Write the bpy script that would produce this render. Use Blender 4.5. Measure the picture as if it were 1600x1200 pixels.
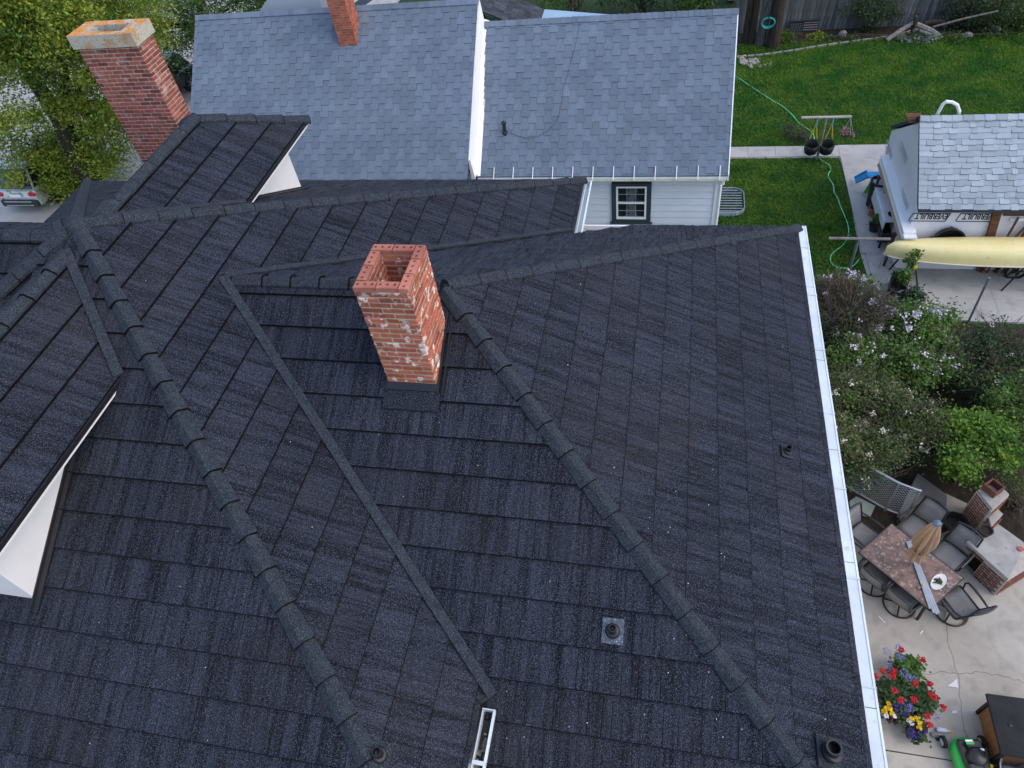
import bpy, bmesh, math, random
import numpy as np
from mathutils import Vector, Matrix, Euler
random.seed(7); RNG = np.random.default_rng(7)
SC = bpy.context.scene
for _o in list(bpy.data.objects): bpy.data.objects.remove(_o)
COL = SC.collection
PI = math.pi; R_ = math.radians

# ------------------------------------------------------------------ camera
CAM_H = 14.0
def _rz(t): c, s = math.cos(t), math.sin(t); return np.array([[c,-s,0],[s,c,0],[0,0,1.]])
def _rx(t): c, s = math.cos(t), math.sin(t); return np.array([[1,0,0],[0,c,-s],[0,s,c]])
CR = _rz(0.313850278) @ _rx(0.734994374) @ _rz(-0.178119226)
FPX = 1085.26
cd = bpy.data.cameras.new('camera'); cam = bpy.data.objects.new('camera', cd); COL.objects.link(cam)
cd.sensor_width = 36.0; cd.lens = FPX/1600*36; cd.clip_start = .1; cd.clip_end = 600
cam.matrix_world = Matrix([[*CR[0],0],[*CR[1],0],[*CR[2],CAM_H],[0,0,0,1]])
SC.camera = cam
# ------------------------------------------------------------------ sky, sun, exposure
SUN_EL, SUN_ROT = R_(52), R_(100)          # low-ish veiled sun from the right (east side of the roof)
W = bpy.data.worlds.new('World'); SC.world = W; W.use_nodes = True
_nt = W.node_tree; _bg = _nt.nodes['Background']
_sk = _nt.nodes.new('ShaderNodeTexSky'); _sk.sky_type = 'NISHITA'; _sk.sun_disc = False
_sk.sun_elevation = SUN_EL; _sk.sun_rotation = SUN_ROT; _sk.air_density = 1.0; _sk.dust_density = 1.6; _sk.ozone_density = 1.0
_nt.links.new(_sk.outputs[0], _bg.inputs[0]); _bg.inputs[1].default_value = .15
sl = bpy.data.lights.new('sun', 'SUN'); sl.energy = 0.5; sl.angle = R_(75); sl.color = (1, .86, .76)
so = bpy.data.objects.new('sun', sl); COL.objects.link(so)
_sd = Vector((math.sin(SUN_ROT)*math.cos(SUN_EL), math.cos(SUN_ROT)*math.cos(SUN_EL), math.sin(SUN_EL)))
so.rotation_euler = _sd.to_track_quat('Z', 'Y').to_euler(); so.location = (20, 0, 30)
SC.view_settings.view_transform = 'Standard'; SC.view_settings.look = 'None'
SC.view_settings.gamma = 1; SC.view_settings.exposure = 1.05
SC.view_settings.use_curve_mapping = False
SC.render.engine = 'CYCLES'

# ------------------------------------------------------------------ helpers
def ray(px, py): return CR @ np.array([px-800, -(py-600), -FPX])
def gp(px, py, z=0.0):            # where the sight line of a photo pixel meets height z
    r = ray(px, py); p = r*((z-CAM_H)/r[2]); return np.array([p[0], p[1], z])
def gy(px, py, y):
    r = ray(px, py); p = r*(y/r[1]); return np.array([p[0], y, p[2]+CAM_H])
def V3(*a): return np.array(a, float)
def nrm(v): v = np.asarray(v, float); return v/np.linalg.norm(v)

class MB:
    def __init__(s): s.v = []; s.f = []; s.uv = []; s.mi = []
    def add(s, vs, fs, uvs=None, mi=0):
        b = len(s.v); s.v.extend([tuple(map(float, p)) for p in vs])
        for k, f in enumerate(fs):
            s.f.append(tuple(b+i for i in f)); s.mi.append(mi)
            s.uv.append([uvs[i] for i in f] if uvs is not None else [(0,0)]*len(f))
        return s
    def hexa(s, p, mi=0):         # 8 points: bottom 4 ccw, top 4 ccw
        return s.add(p, [(3,2,1,0),(4,5,6,7),(0,1,5,4),(1,2,6,5),(2,3,7,6),(3,0,4,7)], mi=mi)
    def box(s, c, d, rz=0, mi=0, ax=None):
        c = np.array(c, float); hx, hy, hz = d[0]/2, d[1]/2, d[2]/2
        if ax is None:
            ca, sa = math.cos(rz), math.sin(rz); ax = (V3(ca,sa,0), V3(-sa,ca,0), V3(0,0,1))
        P = [c+ax[0]*x*hx+ax[1]*y*hy+ax[2]*z*hz for z in (-1,1) for x,y in ((-1,-1),(1,-1),(1,1),(-1,1))]
        return s.hexa(P, mi)
    def cbox(s, c, d, ch=.006, rz=0, mi=0, ax=None):   # chamfered box
        c = np.array(c, float); h = np.array(d, float)/2; ch = min(ch, .45*min(d))
        if ax is None:
            ca, sa = math.cos(rz), math.sin(rz); ax = (V3(ca,sa,0), V3(-sa,ca,0), V3(0,0,1))
        A = np.array(ax); vs = []; idx = {}
        for sx in (-1,1):
            for sy in (-1,1):
                for sz in (-1,1):
                    for k in range(3):
                        q = np.array([sx,sy,sz])*(h-ch); q[k] = (sx,sy,sz)[k]*h[k]
                        idx[(sx,sy,sz,k)] = len(vs); vs.append(c+q@A)
        F = []
        for k in range(3):
            a, b = (k+1)%3, (k+2)%3
            for sg in (-1,1):
                loop = []
                for (p,q) in ((-1,-1),(1,-1),(1,1),(-1,1)):
                    t = [0,0,0]; t[k] = sg; t[a] = p; t[b] = q; loop.append(idx[(*t,k)])
                F.append(tuple(loop) if sg > 0 else tuple(loop[::-1]))
        for k in range(3):
            a, b = (k+1)%3, (k+2)%3
            for p in (-1,1):
                for q in (-1,1):
                    t0 = [0,0,0]; t0[k] = -1; t0[a] = p; t0[b] = q; t1 = list(t0); t1[k] = 1
                    l = (idx[(*t0,a)], idx[(*t1,a)], idx[(*t1,b)], idx[(*t0,b)])
                    F.append(l if p*q > 0 else l[::-1])
        for sx in (-1,1):
            for sy in (-1,1):
                for sz in (-1,1):
                    l = (idx[(sx,sy,sz,0)], idx[(sx,sy,sz,1)], idx[(sx,sy,sz,2)])
                    F.append(l if sx*sy*sz > 0 else l[::-1])
        return s.add(vs, F, mi=mi)
    def tube(s, path, r, n=8, cap=True, mi=0):
        path = [np.array(p, float) for p in path]; m = len(path)
        rr = r if hasattr(r, '__len__') else [r]*m
        up = V3(0,0,1); vs = []; prev = None
        for i, p in enumerate(path):
            t = nrm(path[min(i+1,m-1)]-path[max(i-1,0)])
            if prev is None:
                a = np.cross(t, up if abs(t[2]) < .95 else V3(1,0,0))
            else: a = prev - t*(prev@t)
            a = nrm(a); b = np.cross(t, a); prev = a
            for k in range(n):
                q = 2*PI*k/n; vs.append(p+(a*math.cos(q)+b*math.sin(q))*rr[i])
        F = []
        for i in range(m-1):
            for k in range(n):
                k2 = (k+1)%n; F.append((i*n+k, i*n+k2, (i+1)*n+k2, (i+1)*n+k))
        if cap: F.append(tuple(range(n))[::-1]); F.append(tuple((m-1)*n+k for k in range(n)))
        return s.add(vs, F, mi=mi)
    def lathe(s, prof, c, n=16, ax=None, mi=0, cap0=True, cap1=True):
        c = np.array(c, float); A = ax or (V3(1,0,0), V3(0,1,0), V3(0,0,1)); vs = []
        for (r, z) in prof:
            for k in range(n):
                q = 2*PI*k/n; vs.append(c+A[0]*r*math.cos(q)+A[1]*r*math.sin(q)+A[2]*z)
        F = []; m = len(prof)
        for i in range(m-1):
            for k in range(n):
                k2 = (k+1)%n; F.append((i*n+k, i*n+k2, (i+1)*n+k2, (i+1)*n+k))
        if cap0: F.append(tuple(range(n))[::-1])
        if cap1: F.append(tuple((m-1)*n+k for k in range(n)))
        return s.add(vs, F, mi=mi)
    def prism(s, poly, z0, z1, mi=0):       # poly ccw in xy; z may be callables
        n = len(poly); f0 = z0 if callable(z0) else (lambda x,y: z0); f1 = z1 if callable(z1) else (lambda x,y: z1)
        vs = [(x,y,f0(x,y)) for x,y in poly]+[(x,y,f1(x,y)) for x,y in poly]
        F = [tuple(range(n))[::-1], tuple(range(n,2*n))]+[(i,(i+1)%n,n+(i+1)%n,n+i) for i in range(n)]
        return s.add(vs, F, mi=mi)
    def extrude(s, prof, a, b, up=(0,0,1), closed=True, mi=0):   # 2D profile (side, up) swept from a to b
        a = np.array(a,float); b = np.array(b,float); t = nrm(b-a); sd = nrm(np.cross(t, np.array(up,float))); u = np.cross(sd, t)
        n = len(prof); vs = [p+sd*x+u*y for p in (a,b) for x,y in prof]
        F = [(i,(i+1)%n,n+(i+1)%n,n+i) for i in range(n if closed else n-1)]
        if closed: F += [tuple(range(n))[::-1], tuple(range(n,2*n))]
        return s.add(vs, F, mi=mi)
    def mesh(s, name, mats, smooth=False):
        me = bpy.data.meshes.new(name); me.from_pydata(s.v, [], s.f)
        if any(u != (0,0) for l in s.uv[:40] for u in l):
            ul = me.uv_layers.new(name='UVMap'); ul.data.foreach_set('uv', np.array([c for l in s.uv for c in l], np.float32).ravel())
        for m in (mats if isinstance(mats, (list,tuple)) else [mats]): me.materials.append(m)
        if any(s.mi): me.polygons.foreach_set('material_index', s.mi)
        if smooth: me.polygons.foreach_set('use_smooth', [True]*len(me.polygons))
        me.update(); return me
    def build(s, name, mats, parent=None, smooth=False, fix=True):
        me = s.mesh(name, mats, smooth)
        if fix:
            bm = bmesh.new(); bm.from_mesh(me); bmesh.ops.recalc_face_normals(bm, faces=bm.faces); bm.to_mesh(me); bm.free()
        return link(name, me, parent)

WL = {}                                     # world location of built roots (rotation-free while building)
def link(name, data, parent=None, M=None):
    o = bpy.data.objects.new(name, data); COL.objects.link(o)
    if parent is not None:
        o.parent = parent
        off = WL.get(parent.name, V3(0,0,0)); 
        if M is not None:
            M = M.copy(); M.translation = M.translation-Vector(off); o.matrix_local = M
        else: o.location = -off
        WL[o.name] = V3(0,0,0) if M is None else V3(*(Vector(off)+M.translation))
    else:
        if M is not None: o.matrix_world = M
        WL[o.name] = V3(0,0,0)
    return o
def tag(o, label, cat, group=None, kind=None):
    if label: o['label'] = label
    if cat: o['category'] = cat
    if group: o['group'] = group
    if kind: o['kind'] = kind
    return o
def thing(name, label, cat, loc=(0,0,0), group=None):
    o = bpy.data.objects.new(name, None); COL.objects.link(o); o.empty_display_size = .2
    o.location = loc; WL[o.name] = np.array(loc, float); return tag(o, label, cat, group)
def kids(o): return [c for c in bpy.data.objects if c.parent == o]
def copy_tree(o, loc=None, rz=None, label=None, par=None):
    c = o.copy(); COL.objects.link(c)
    if par is not None: c.parent = par
    if loc is not None: c.location = loc
    if rz is not None: c.rotation_euler = (0,0,rz)
    if label: c['label'] = label
    for ch in list(o.children): copy_tree(ch, par=c)
    return c
def struct(o): o['kind'] = 'structure'; return o

# ------------------------------------------------------------------ materials
def mat(name, col, rough=.8, col2=None, scale=3., lo=.35, hi=.65, rnd=0., isl=0., bump=0., bscale=40., metal=0., detail=5., spec=.3, world=False,
        speck=None, sscale=200., slo=.6, shi=.7, samt=1., stretch=None, hue=0.):
    m = bpy.data.materials.new(name); m.use_nodes = True; nt = m.node_tree; N = nt.nodes; L = nt.links
    b = N['Principled BSDF']; b.inputs['Roughness'].default_value = rough; b.inputs['Metallic'].default_value = metal
    b.inputs['Specular IOR Level'].default_value = spec
    if world: co = N.new('ShaderNodeNewGeometry').outputs['Position']
    else: co = N.new('ShaderNodeTexCoord').outputs['Object']
    if stretch:
        mp = N.new('ShaderNodeMapping'); mp.inputs['Scale'].default_value = stretch; L.new(co, mp.inputs[0]); co = mp.outputs[0]
    def noise(sc, det=detail):
        n = N.new('ShaderNodeTexNoise'); n.inputs['Scale'].default_value = sc; n.inputs['Detail'].default_value = det; n.inputs['Roughness'].default_value = .6
        L.new(co, n.inputs['Vector']); return n.outputs['Fac']
    def ramp(x, a, c):
        r = N.new('ShaderNodeMapRange'); r.inputs['From Min'].default_value = a; r.inputs['From Max'].default_value = c; L.new(x, r.inputs['Value']); return r.outputs['Result']
    def mix(f, a, c, typ='MIX'):
        x = N.new('ShaderNodeMix'); x.data_type = 'RGBA'; x.blend_type = typ
        if isinstance(f, float): x.inputs[0].default_value = f
        else: L.new(f, x.inputs[0])
        for s_, v in ((x.inputs[6], a), (x.inputs[7], c)):
            if isinstance(v, tuple): s_.default_value = (*v, 1) if len(v) == 3 else v
            else: L.new(v, s_)
        return x.outputs[2]
    c = tuple(col)
    if col2 is not None: c = mix(ramp(noise(scale), lo, hi), tuple(col), tuple(col2))
    if speck is not None:
        f = ramp(noise(sscale, 2.), slo, shi)
        if samt < 1:
            mm = N.new('ShaderNodeMath'); mm.operation = 'MULTIPLY'; mm.inputs[1].default_value = samt; L.new(f, mm.inputs[0]); f = mm.outputs[0]
        c = mix(f, c, tuple(speck))
    if rnd or isl or hue:
        x = None
        if rnd: x = N.new('ShaderNodeObjectInfo').outputs['Random']
        if isl:
            y = N.new('ShaderNodeNewGeometry').outputs['Random Per Island']
            if x is None: x = y
            else:
                a = N.new('ShaderNodeMath'); a.operation = 'ADD'; L.new(x, a.inputs[0]); L.new(y, a.inputs[1])
                q = N.new('ShaderNodeMath'); q.operation = 'FRACT'; L.new(a.outputs[0], q.inputs[0]); x = q.outputs[0]
        hs = N.new('ShaderNodeHueSaturation'); amt = max(rnd, isl)
        r = N.new('ShaderNodeMapRange'); r.inputs['To Min'].default_value = 1-amt; r.inputs['To Max'].default_value = 1+amt; L.new(x, r.inputs['Value']); L.new(r.outputs[0], hs.inputs['Value'])
        if hue:
            k = N.new('ShaderNodeMath'); k.operation = 'MULTIPLY'; k.inputs[1].default_value = 7.31; L.new(x, k.inputs[0])
            q = N.new('ShaderNodeMath'); q.operation = 'FRACT'; L.new(k.outputs[0], q.inputs[0])
            r2 = N.new('ShaderNodeMapRange'); r2.inputs['To Min'].default_value = .5-hue; r2.inputs['To Max'].default_value = .5+hue; L.new(q.outputs[0], r2.inputs['Value']); L.new(r2.outputs[0], hs.inputs['Hue'])
        if isinstance(c, tuple): hs.inputs['Color'].default_value = (*c,1)
        else: L.new(c, hs.inputs['Color'])
        c = hs.outputs[0]
    if isinstance(c, tuple): b.inputs['Base Color'].default_value = (*c,1)
    else: L.new(c, b.inputs['Base Color'])
    if bump:
        bp = N.new('ShaderNodeBump'); bp.inputs['Strength'].default_value = 1.0; bp.inputs['Distance'].default_value = bump
        L.new(noise(bscale, 6.), bp.inputs['Height']); L.new(bp.outputs[0], b.inputs['Normal'])
    m['_c'] = 0
    return m

def roof_panel_mat(name, dark, light, speck):
    """stone-coated steel: wood-grain streaks run down the slope (UV v), granules of two tones"""
    m = bpy.data.materials.new(name); m.use_nodes = True; nt = m.node_tree; N = nt.nodes; L = nt.links
    b = N['Principled BSDF']; b.inputs['Roughness'].default_value = .9; b.inputs['Specular IOR Level'].default_value = .15
    uv = N.new('ShaderNodeUVMap').outputs[0]; ob = N.new('ShaderNodeTexCoord').outputs['Object']
    def nz(vec, sx, sy, det, rough=.6):
        mp = N.new('ShaderNodeMapping'); mp.inputs['Scale'].default_value = (sx, sy, 1); L.new(vec, mp.inputs[0])
        n = N.new('ShaderNodeTexNoise'); n.inputs['Scale'].default_value = 1; n.inputs['Detail'].default_value = det; n.inputs['Roughness'].default_value = rough; L.new(mp.outputs[0], n.inputs['Vector']); return n.outputs['Fac']
    def rng(x, a, c, o0=0., o1=1.):
        r = N.new('ShaderNodeMapRange'); r.inputs['From Min'].default_value = a; r.inputs['From Max'].default_value = c; r.inputs['To Min'].default_value = o0; r.inputs['To Max'].default_value = o1; L.new(x, r.inputs[0]); return r.outputs[0]
    def mth(op, a, c):
        q = N.new('ShaderNodeMath'); q.operation = op
        for i, v in enumerate((a,c)):
            if isinstance(v, (int,float)): q.inputs[i].default_value = v
            else: L.new(v, q.inputs[i])
        return q.outputs[0]
    fine = nz(uv, 30, 1.0, 3); band = nz(uv, 9, .7, 2); big = nz(uv, 1.7, 1.3, 3)
    n = N.new('ShaderNodeTexNoise'); n.inputs['Scale'].default_value = 105; n.inputs['Detail'].default_value = 1; L.new(ob, n.inputs['Vector']); gran = n.outputs['Fac']
    n2 = N.new('ShaderNodeTexNoise'); n2.inputs['Scale'].default_value = 48; n2.inputs['Detail'].default_value = 2; L.new(ob, n2.inputs['Vector']); gran2 = n2.outputs['Fac']
    t = mth('ADD', mth('MULTIPLY', rng(fine,.38,.62), .36), mth('ADD', mth('MULTIPLY', rng(band,.43,.57), .52), mth('MULTIPLY', rng(big,.3,.7), .14)))
    def mix(f, a, c):
        x = N.new('ShaderNodeMix'); x.data_type = 'RGBA'; L.new(f, x.inputs[0])
        for s_, v in ((x.inputs[6], a), (x.inputs[7], c)):
            if isinstance(v, tuple): s_.default_value = (*v,1)
            else: L.new(v, s_)
        return x.outputs[2]
    c = mix(t, dark, light)
    c = mix(mth('MULTIPLY', rng(gran,.53,.68), rng(fine,.25,.6,.45,.95)), c, speck)
    c = mix(mth('MULTIPLY', rng(gran2,.56,.40), .0), c, dark)
    c = mix(rng(gran,.47,.32,0.,.75), c, tuple(.45*x for x in dark))
    nb_ = N.new('ShaderNodeTexNoise'); nb_.inputs['Scale'].default_value = .75; nb_.inputs['Detail'].default_value = 4; L.new(ob, nb_.inputs['Vector'])
    c = mix(rng(nb_.outputs['Fac'],.47,.72,0.,.2), c, (.050,.040,.038))
    hs = N.new('ShaderNodeHueSaturation'); L.new(c, hs.inputs['Color']); L.new(rng(N.new('ShaderNodeObjectInfo').outputs['Random'],0.,1.,.88,1.11), hs.inputs['Value']); c = hs.outputs[0]
    L.new(c, b.inputs['Base Color'])
    bp = N.new('ShaderNodeBump'); bp.inputs['Distance'].default_value = .012
    h = mth('ADD', mth('MULTIPLY', fine, .8), mth('ADD', mth('MULTIPLY', band, .5), mth('MULTIPLY', gran, .5)))
    L.new(h, bp.inputs['Height']); L.new(bp.outputs[0], b.inputs['Normal'])
    return m
# ------------------------------------------------------------------ shared materials
M_PANEL = roof_panel_mat('roof_panel_coat', (.0033,.0038,.0062), (.0305,.0360,.0505), (.080,.092,.122))
M_CAP = mat('ridge_cap_coat', (.0165,.0205,.0262), .9, (.030,.0355,.0435), 14, spec=.15, bump=.003, bscale=120, speck=(.10,.115,.14), sscale=105, slo=.54, shi=.68)
M_ESHADE = mat('edge_shade', (.004,.0045,.006), .9, (.008,.009,.012), 20, spec=.1)  # near-black coat painting the shade line at panel and cap edges
M_FLASH = mat('black_flashing', (.012,.012,.014), .45, spec=.5)
M_WHITE = mat('white_paint', (.82,.82,.81), .5, (.76,.765,.76), 3)
M_GUT = mat('white_gutter', (.64,.70,.715), .45, (.50,.55,.56), 1.7, speck=(.30,.31,.29), sscale=6, slo=.62, shi=.80, samt=.5, bump=.002, bscale=9)
M_GUTIN = mat('gutter_inside', (.035,.036,.034), .8, (.02,.02,.018), 9)
M_SOFFIT = mat('white_soffit', (.66,.65,.64), .6)
M_WALL = mat('house_wall_paint', (.83,.785,.76), .6, (.77,.725,.70), 2.)
M_BRICK = mat('brick_red', (.42,.135,.072), .85, (.30,.085,.052), 9, rnd=.35, isl=.35, hue=.008, bump=.004, bscale=60, speck=(.64,.56,.48), sscale=10, slo=.572, shi=.635, samt=.9, world=True)
M_BRICKT = mat('brick_new_top', (.44,.17,.12), .85, (.36,.12,.085), 14, rnd=.22, bump=.004, bscale=60)
M_BRICKD = mat('brick_dark_red', (.32,.092,.062), .85, (.21,.062,.046), 9, rnd=.4, isl=.4, hue=.008, bump=.004, bscale=60, speck=(.42,.30,.25), sscale=4, slo=.60, shi=.68, samt=.6, world=True)
M_MORT = mat('mortar', (.52,.45,.37), .95, (.40,.34,.28), 12, bump=.004, bscale=50)
M_LICH = mat('lichen_concrete', (.46,.42,.35), .95, (.62,.25,.05), 5.5, lo=.38, hi=.50, bump=.006, bscale=40, speck=(.12,.10,.08), sscale=34, slo=.58, shi=.66)
M_CAPC = mat('cast_concrete', (.46,.42,.34), .95, (.44,.25,.11), 4.5, lo=.50, hi=.68, bump=.006, bscale=40, speck=(.10,.09,.07), sscale=30, slo=.60, shi=.68)
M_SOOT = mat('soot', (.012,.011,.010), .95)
M_PIPE = mat('black_pipe', (.014,.015,.018), .5, spec=.5)
M_FLANGE = mat('flange_grey', (.11,.13,.165), .6, (.05,.06,.08), 25, metal=.3, speck=(.30,.33,.38), sscale=60, slo=.58, shi=.64)

# ------------------------------------------------------------------ ground
gm = MB(); gm.add([(-150,-60,0),(150,-60,0),(150,200,0),(-150,200,0)], [(0,1,2,3)])
M_LAWN = mat('lawn_soil', (.014,.038,.010), .95, (.030,.062,.014), .55, bump=.03, bscale=14, speck=(.045,.075,.016), sscale=6, slo=.5, shi=.75)
struct(gm.build('lawn_ground', M_LAWN, fix=False))
M_CONC = mat('old_concrete', (.43,.395,.335), .92, (.335,.31,.27), .9, bump=.004, bscale=60, speck=(.17,.16,.145), sscale=3.5, slo=.5, shi=.8, samt=.55, world=True)
M_CONC2 = mat('grey_concrete', (.43,.415,.39), .92, (.35,.34,.32), .8, bump=.004, bscale=60, speck=(.17,.17,.16), sscale=2.5, slo=.5, shi=.8, samt=.5, world=True)
M_SOIL = mat('bed_soil', (.022,.016,.010), .97, (.040,.030,.020), 4, bump=.03, bscale=12)
M_ROAD = mat('pale_road', (.40,.385,.37), .95, (.32,.31,.30), .35, bump=.003, bscale=40)
st = MB(); st.add([(-19.5,-60,.004),(-150,-60,.004),(-150,200,.004),(-19.5,200,.004)], [(0,1,2,3)][::-1])
struct(st.build('street', M_ROAD)); 
wk = MB(); wk.prism([(-19.5,-20),(-18.0,-20),(-18.0,90),(-19.5,90)], 0, .1); struct(wk.build('kerb', M_CONC2))

# ------------------------------------------------------------------ dark roofed house
def clip(poly, cl):
    out = poly; n = len(cl)
    for i in range(n):
        a, b = cl[i], cl[(i+1)%n]; inp = out; out = []
        if not inp: break
        ex, ey = b[0]-a[0], b[1]-a[1]
        d = [ex*(p[1]-a[1])-ey*(p[0]-a[0]) for p in inp]
        for k in range(len(inp)):
            p, q = inp[k], inp[(k+1)%len(inp)]; dp, dq = d[k], d[(k+1)%len(inp)]
            if dp >= 0: out.append(p)
            if (dp >= 0) != (dq >= 0):
                t = dp/(dp-dq); out.append(tuple(p[j]+(q[j]-p[j])*t for j in range(3)))
    return out
EXP = .37
def roof_face(parent, P0, U, S, poly, s0=0., solid=True, joined=False, plen=1.27, visible=None, exp=EXP, seed=1):
    """poly in (u,s); panels laid in rows across the slope, each its own mesh with a thick lower edge"""
    rg = random.Random(seed)
    P0 = np.array(P0,float); U = nrm(U); S = nrm(S); Nn = np.cross(U, S); Nn = Nn if Nn[2] > 0 else -Nn
    ar = sum(poly[i][0]*poly[(i+1)%len(poly)][1]-poly[(i+1)%len(poly)][0]*poly[i][1] for i in range(len(poly)))
    if ar < 0: poly = poly[::-1]
    us = [p[0] for p in poly]; ss = [p[1] for p in poly]
    w3 = lambda p: P0+U*p[0]+S*p[1]+Nn*p[2]
    if solid:
        d = MB(); top = [w3((u,s,-.012)) for u,s in poly]; bot = [w3((u,s,-.06)) for u,s in poly]; n = len(poly)
        d.add(top+bot, [tuple(range(n)), tuple(range(n,2*n))[::-1]]+[(i,n+i,n+(i+1)%n,(i+1)%n) for i in range(n)])
        d.build('roof_deck', M_FLASH, parent)
    J = MB(); r = math.floor((min(ss)-s0)/exp); cnt = 0
    while s0+r*exp < max(ss):
        sa, sb = s0+r*exp, s0+(r+1)*exp
        off = rg.random()*plen; k = math.floor((min(us)-off)/plen); uvo = rg.random()*50
        while off+k*plen < max(us):
            a, b = off+k*plen, off+(k+1)*plen; k += 1
            # shake columns inside the panel
            cells = []; x = a; h = 0
            while x < b-1e-6:
                wd = rg.choice((.06,.09,.13,.16,.2,.25)); x2 = min(b, x+wd)
                if b-x2 < .05: x2 = b
                hh = rg.choice((0,.002,.004,.006))+rg.uniform(0,.001); tl = rg.uniform(-.002,.002)
                cells.append((x, x2-(.007 if x2 < b else .002), hh, hh+tl)); 
                x = x2
            quads = []
            for i,(x1,x2,h1,h2) in enumerate(cells):
                quads.append(((x1,h1),(x2,h2)))
                if i+1 < len(cells): gd = min(h2,cells[i+1][2])-rg.choice((.004,.008,.014)); quads.append(((x2,h2),(x2+.003,gd))); quads.append(((x2+.003,gd),(cells[i+1][0],cells[i+1][2])))
            m = J if joined else MB(); any_ = False
            for (x1,h1),(x2,h2) in quads:
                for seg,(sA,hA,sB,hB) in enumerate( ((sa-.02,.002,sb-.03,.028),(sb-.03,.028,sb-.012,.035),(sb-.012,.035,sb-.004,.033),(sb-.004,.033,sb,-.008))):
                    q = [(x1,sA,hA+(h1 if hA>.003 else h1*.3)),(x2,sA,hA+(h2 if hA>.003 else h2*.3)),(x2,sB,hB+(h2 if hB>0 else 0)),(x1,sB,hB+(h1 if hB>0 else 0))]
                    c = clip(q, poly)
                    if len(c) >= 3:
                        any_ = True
                        m.add([w3(p) for p in c], [tuple(range(len(c)))], [(p[0]+uvo, p[1]) for p in c], mi=1 if seg >= 2 else 0)  # last strips of each panel coloured dark as the course shade line
            if not joined and any_:
                cu = (a+b)/2; cs = (sa+sb)/2
                if visible is None or visible(w3((cu,cs,0))): m.build('roof_panel', [M_PANEL,M_ESHADE], parent, fix=False); cnt += 1
        r += 1
    if joined and J.v:
        o = J.build('roof_panels', [M_PANEL,M_ESHADE], parent, fix=False); o['kind'] = 'stuff'
    return cnt
def flipfix(o): pass

A_ = V3(-6.48,5.42,10.0); MM = .535; HB = 5.03
RG = V3(-2.367,5.468,9.2); MR = .545; XE, YB, YF, ZE = 2.03, 9.84, 1.08, 6.80
house = thing('house', 'big house under a black ribbed hip roof with two brick chimneys', 'house', (-3.5,5.4,0))
roof = MB(); roof.box((-6.48,5.42,7.0),(.2,.2,.2)); roof = roof.build('roof', M_FLASH, house)
# main pyramid faces: (downslope dir, course dir)
sl_ = math.sqrt(1+MM*MM)
def pyr(dx,dy): return nrm((dx,dy,-MM))
tri = lambda L: [(0,0),(L,L*sl_),(-L,L*sl_)]
NP = 0
NP += roof_face(roof, A_, (1,0,0), pyr(0,-1), tri(HB), s0=.14, seed=2, visible=lambda p: p[0] > -7.0 or p[1] < 2.2)
NP += roof_face(roof, A_, (0,1,0), pyr(1,0), tri(HB), s0=.10, seed=3, visible=lambda p: not (p[0] > -4.2 and abs(p[1]-5.45) < (p[0]+4.9)*.9-.6))
roof_face(roof, A_, (1,0,0), pyr(0,1), tri(HB), joined=True, seed=4)
roof_face(roof, A_, (0,1,0), pyr(-1,0), tri(HB), joined=True, seed=5)
# right wing
V0 = V3(-4.98,5.468,9.2)
_sr = math.sqrt(1+MR*MR); _vs = 3.5*_sr; _fs = (RG[1]-YF)*_sr; _vu = (V0[0]-RG[0])+(_fs/_vs)*(-1.42-V0[0])
NP += roof_face(roof, RG, (1,0,0), nrm((0,-1,-MR)), [(V0[0]-RG[0],0),(0,0),(XE-RG[0],_fs),(_vu,_fs)], s0=.17, seed=6)
NP += roof_face(roof, RG, (1,0,0), nrm((0,-1,-MR)), [(-1.40-RG[0],_vs+.02),(_vu,_fs),(-1.40-RG[0],_fs)], s0=.17, seed=66)
lx = XE-RG[0]
NP += roof_face(roof, RG, (0,1,0), nrm((1,0,-MR)), [(0,0),(YB-RG[1],lx*math.sqrt(1+MR*MR)),(YF-RG[1],lx*math.sqrt(1+MR*MR))], s0=.12, seed=7)
_bs = (YB-RG[1])*_sr; _vb = (V0[0]-RG[0])+(_bs/_vs)*(-1.42-V0[0])
roof_face(roof, RG, (1,0,0), nrm((0,1,-MR)), [(V0[0]-RG[0],0),(0,0),(lx,_bs),(_vb,_bs)], s0=.1, joined=True, seed=8)

def caps(a, b, parent, w=.10, drop=.058, lift=.056, step=.385, nside=None, name='ridge_cap', up=(0,0,1)):
    """overlapping three-faceted caps from the top a to the bottom b"""
    a = np.array(a,float); b = np.array(b,float); L = np.linalg.norm(b-a); t = (b-a)/L
    sd = nrm(np.cross(t, up)); u = np.cross(sd, t); n = max(1, round(L/step)); ln = L/n
    for i in range(n):
        m = MB(); vs = []; j = random.uniform(-.004,.004)
        for s, k, e in ((i*ln-.02, .84, 0), ((i+1)*ln+.008, .995, .023), ((i+1)*ln+.017, 1., .024)):
            p = a+t*s
            for x, y in ((-w*k,-drop),(-w*.2*k,0),(w*.2*k,0),(w*k,-drop)): vs.append(p+sd*(x+j)+u*(lift+y+e))
            for x, y in ((w*k,-drop-.02),(-w*k,-drop-.02)): vs.append(p+sd*(x+j)+u*(lift+y+e*.3))
        m.add(vs[:12], [(k,(k+1)%6,6+(k+1)%6,6+k) for k in range(6)]+[(0,5,4,3,2,1)])
        m.add(vs[6:], [(k,(k+1)%6,6+(k+1)%6,6+k) for k in range(6)]+[(6,7,8,9,10,11)], mi=1)  # cap end strip coloured dark as the shade at the overlap
        m.build(name, [M_CAP,M_ESHADE], parent)
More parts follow.
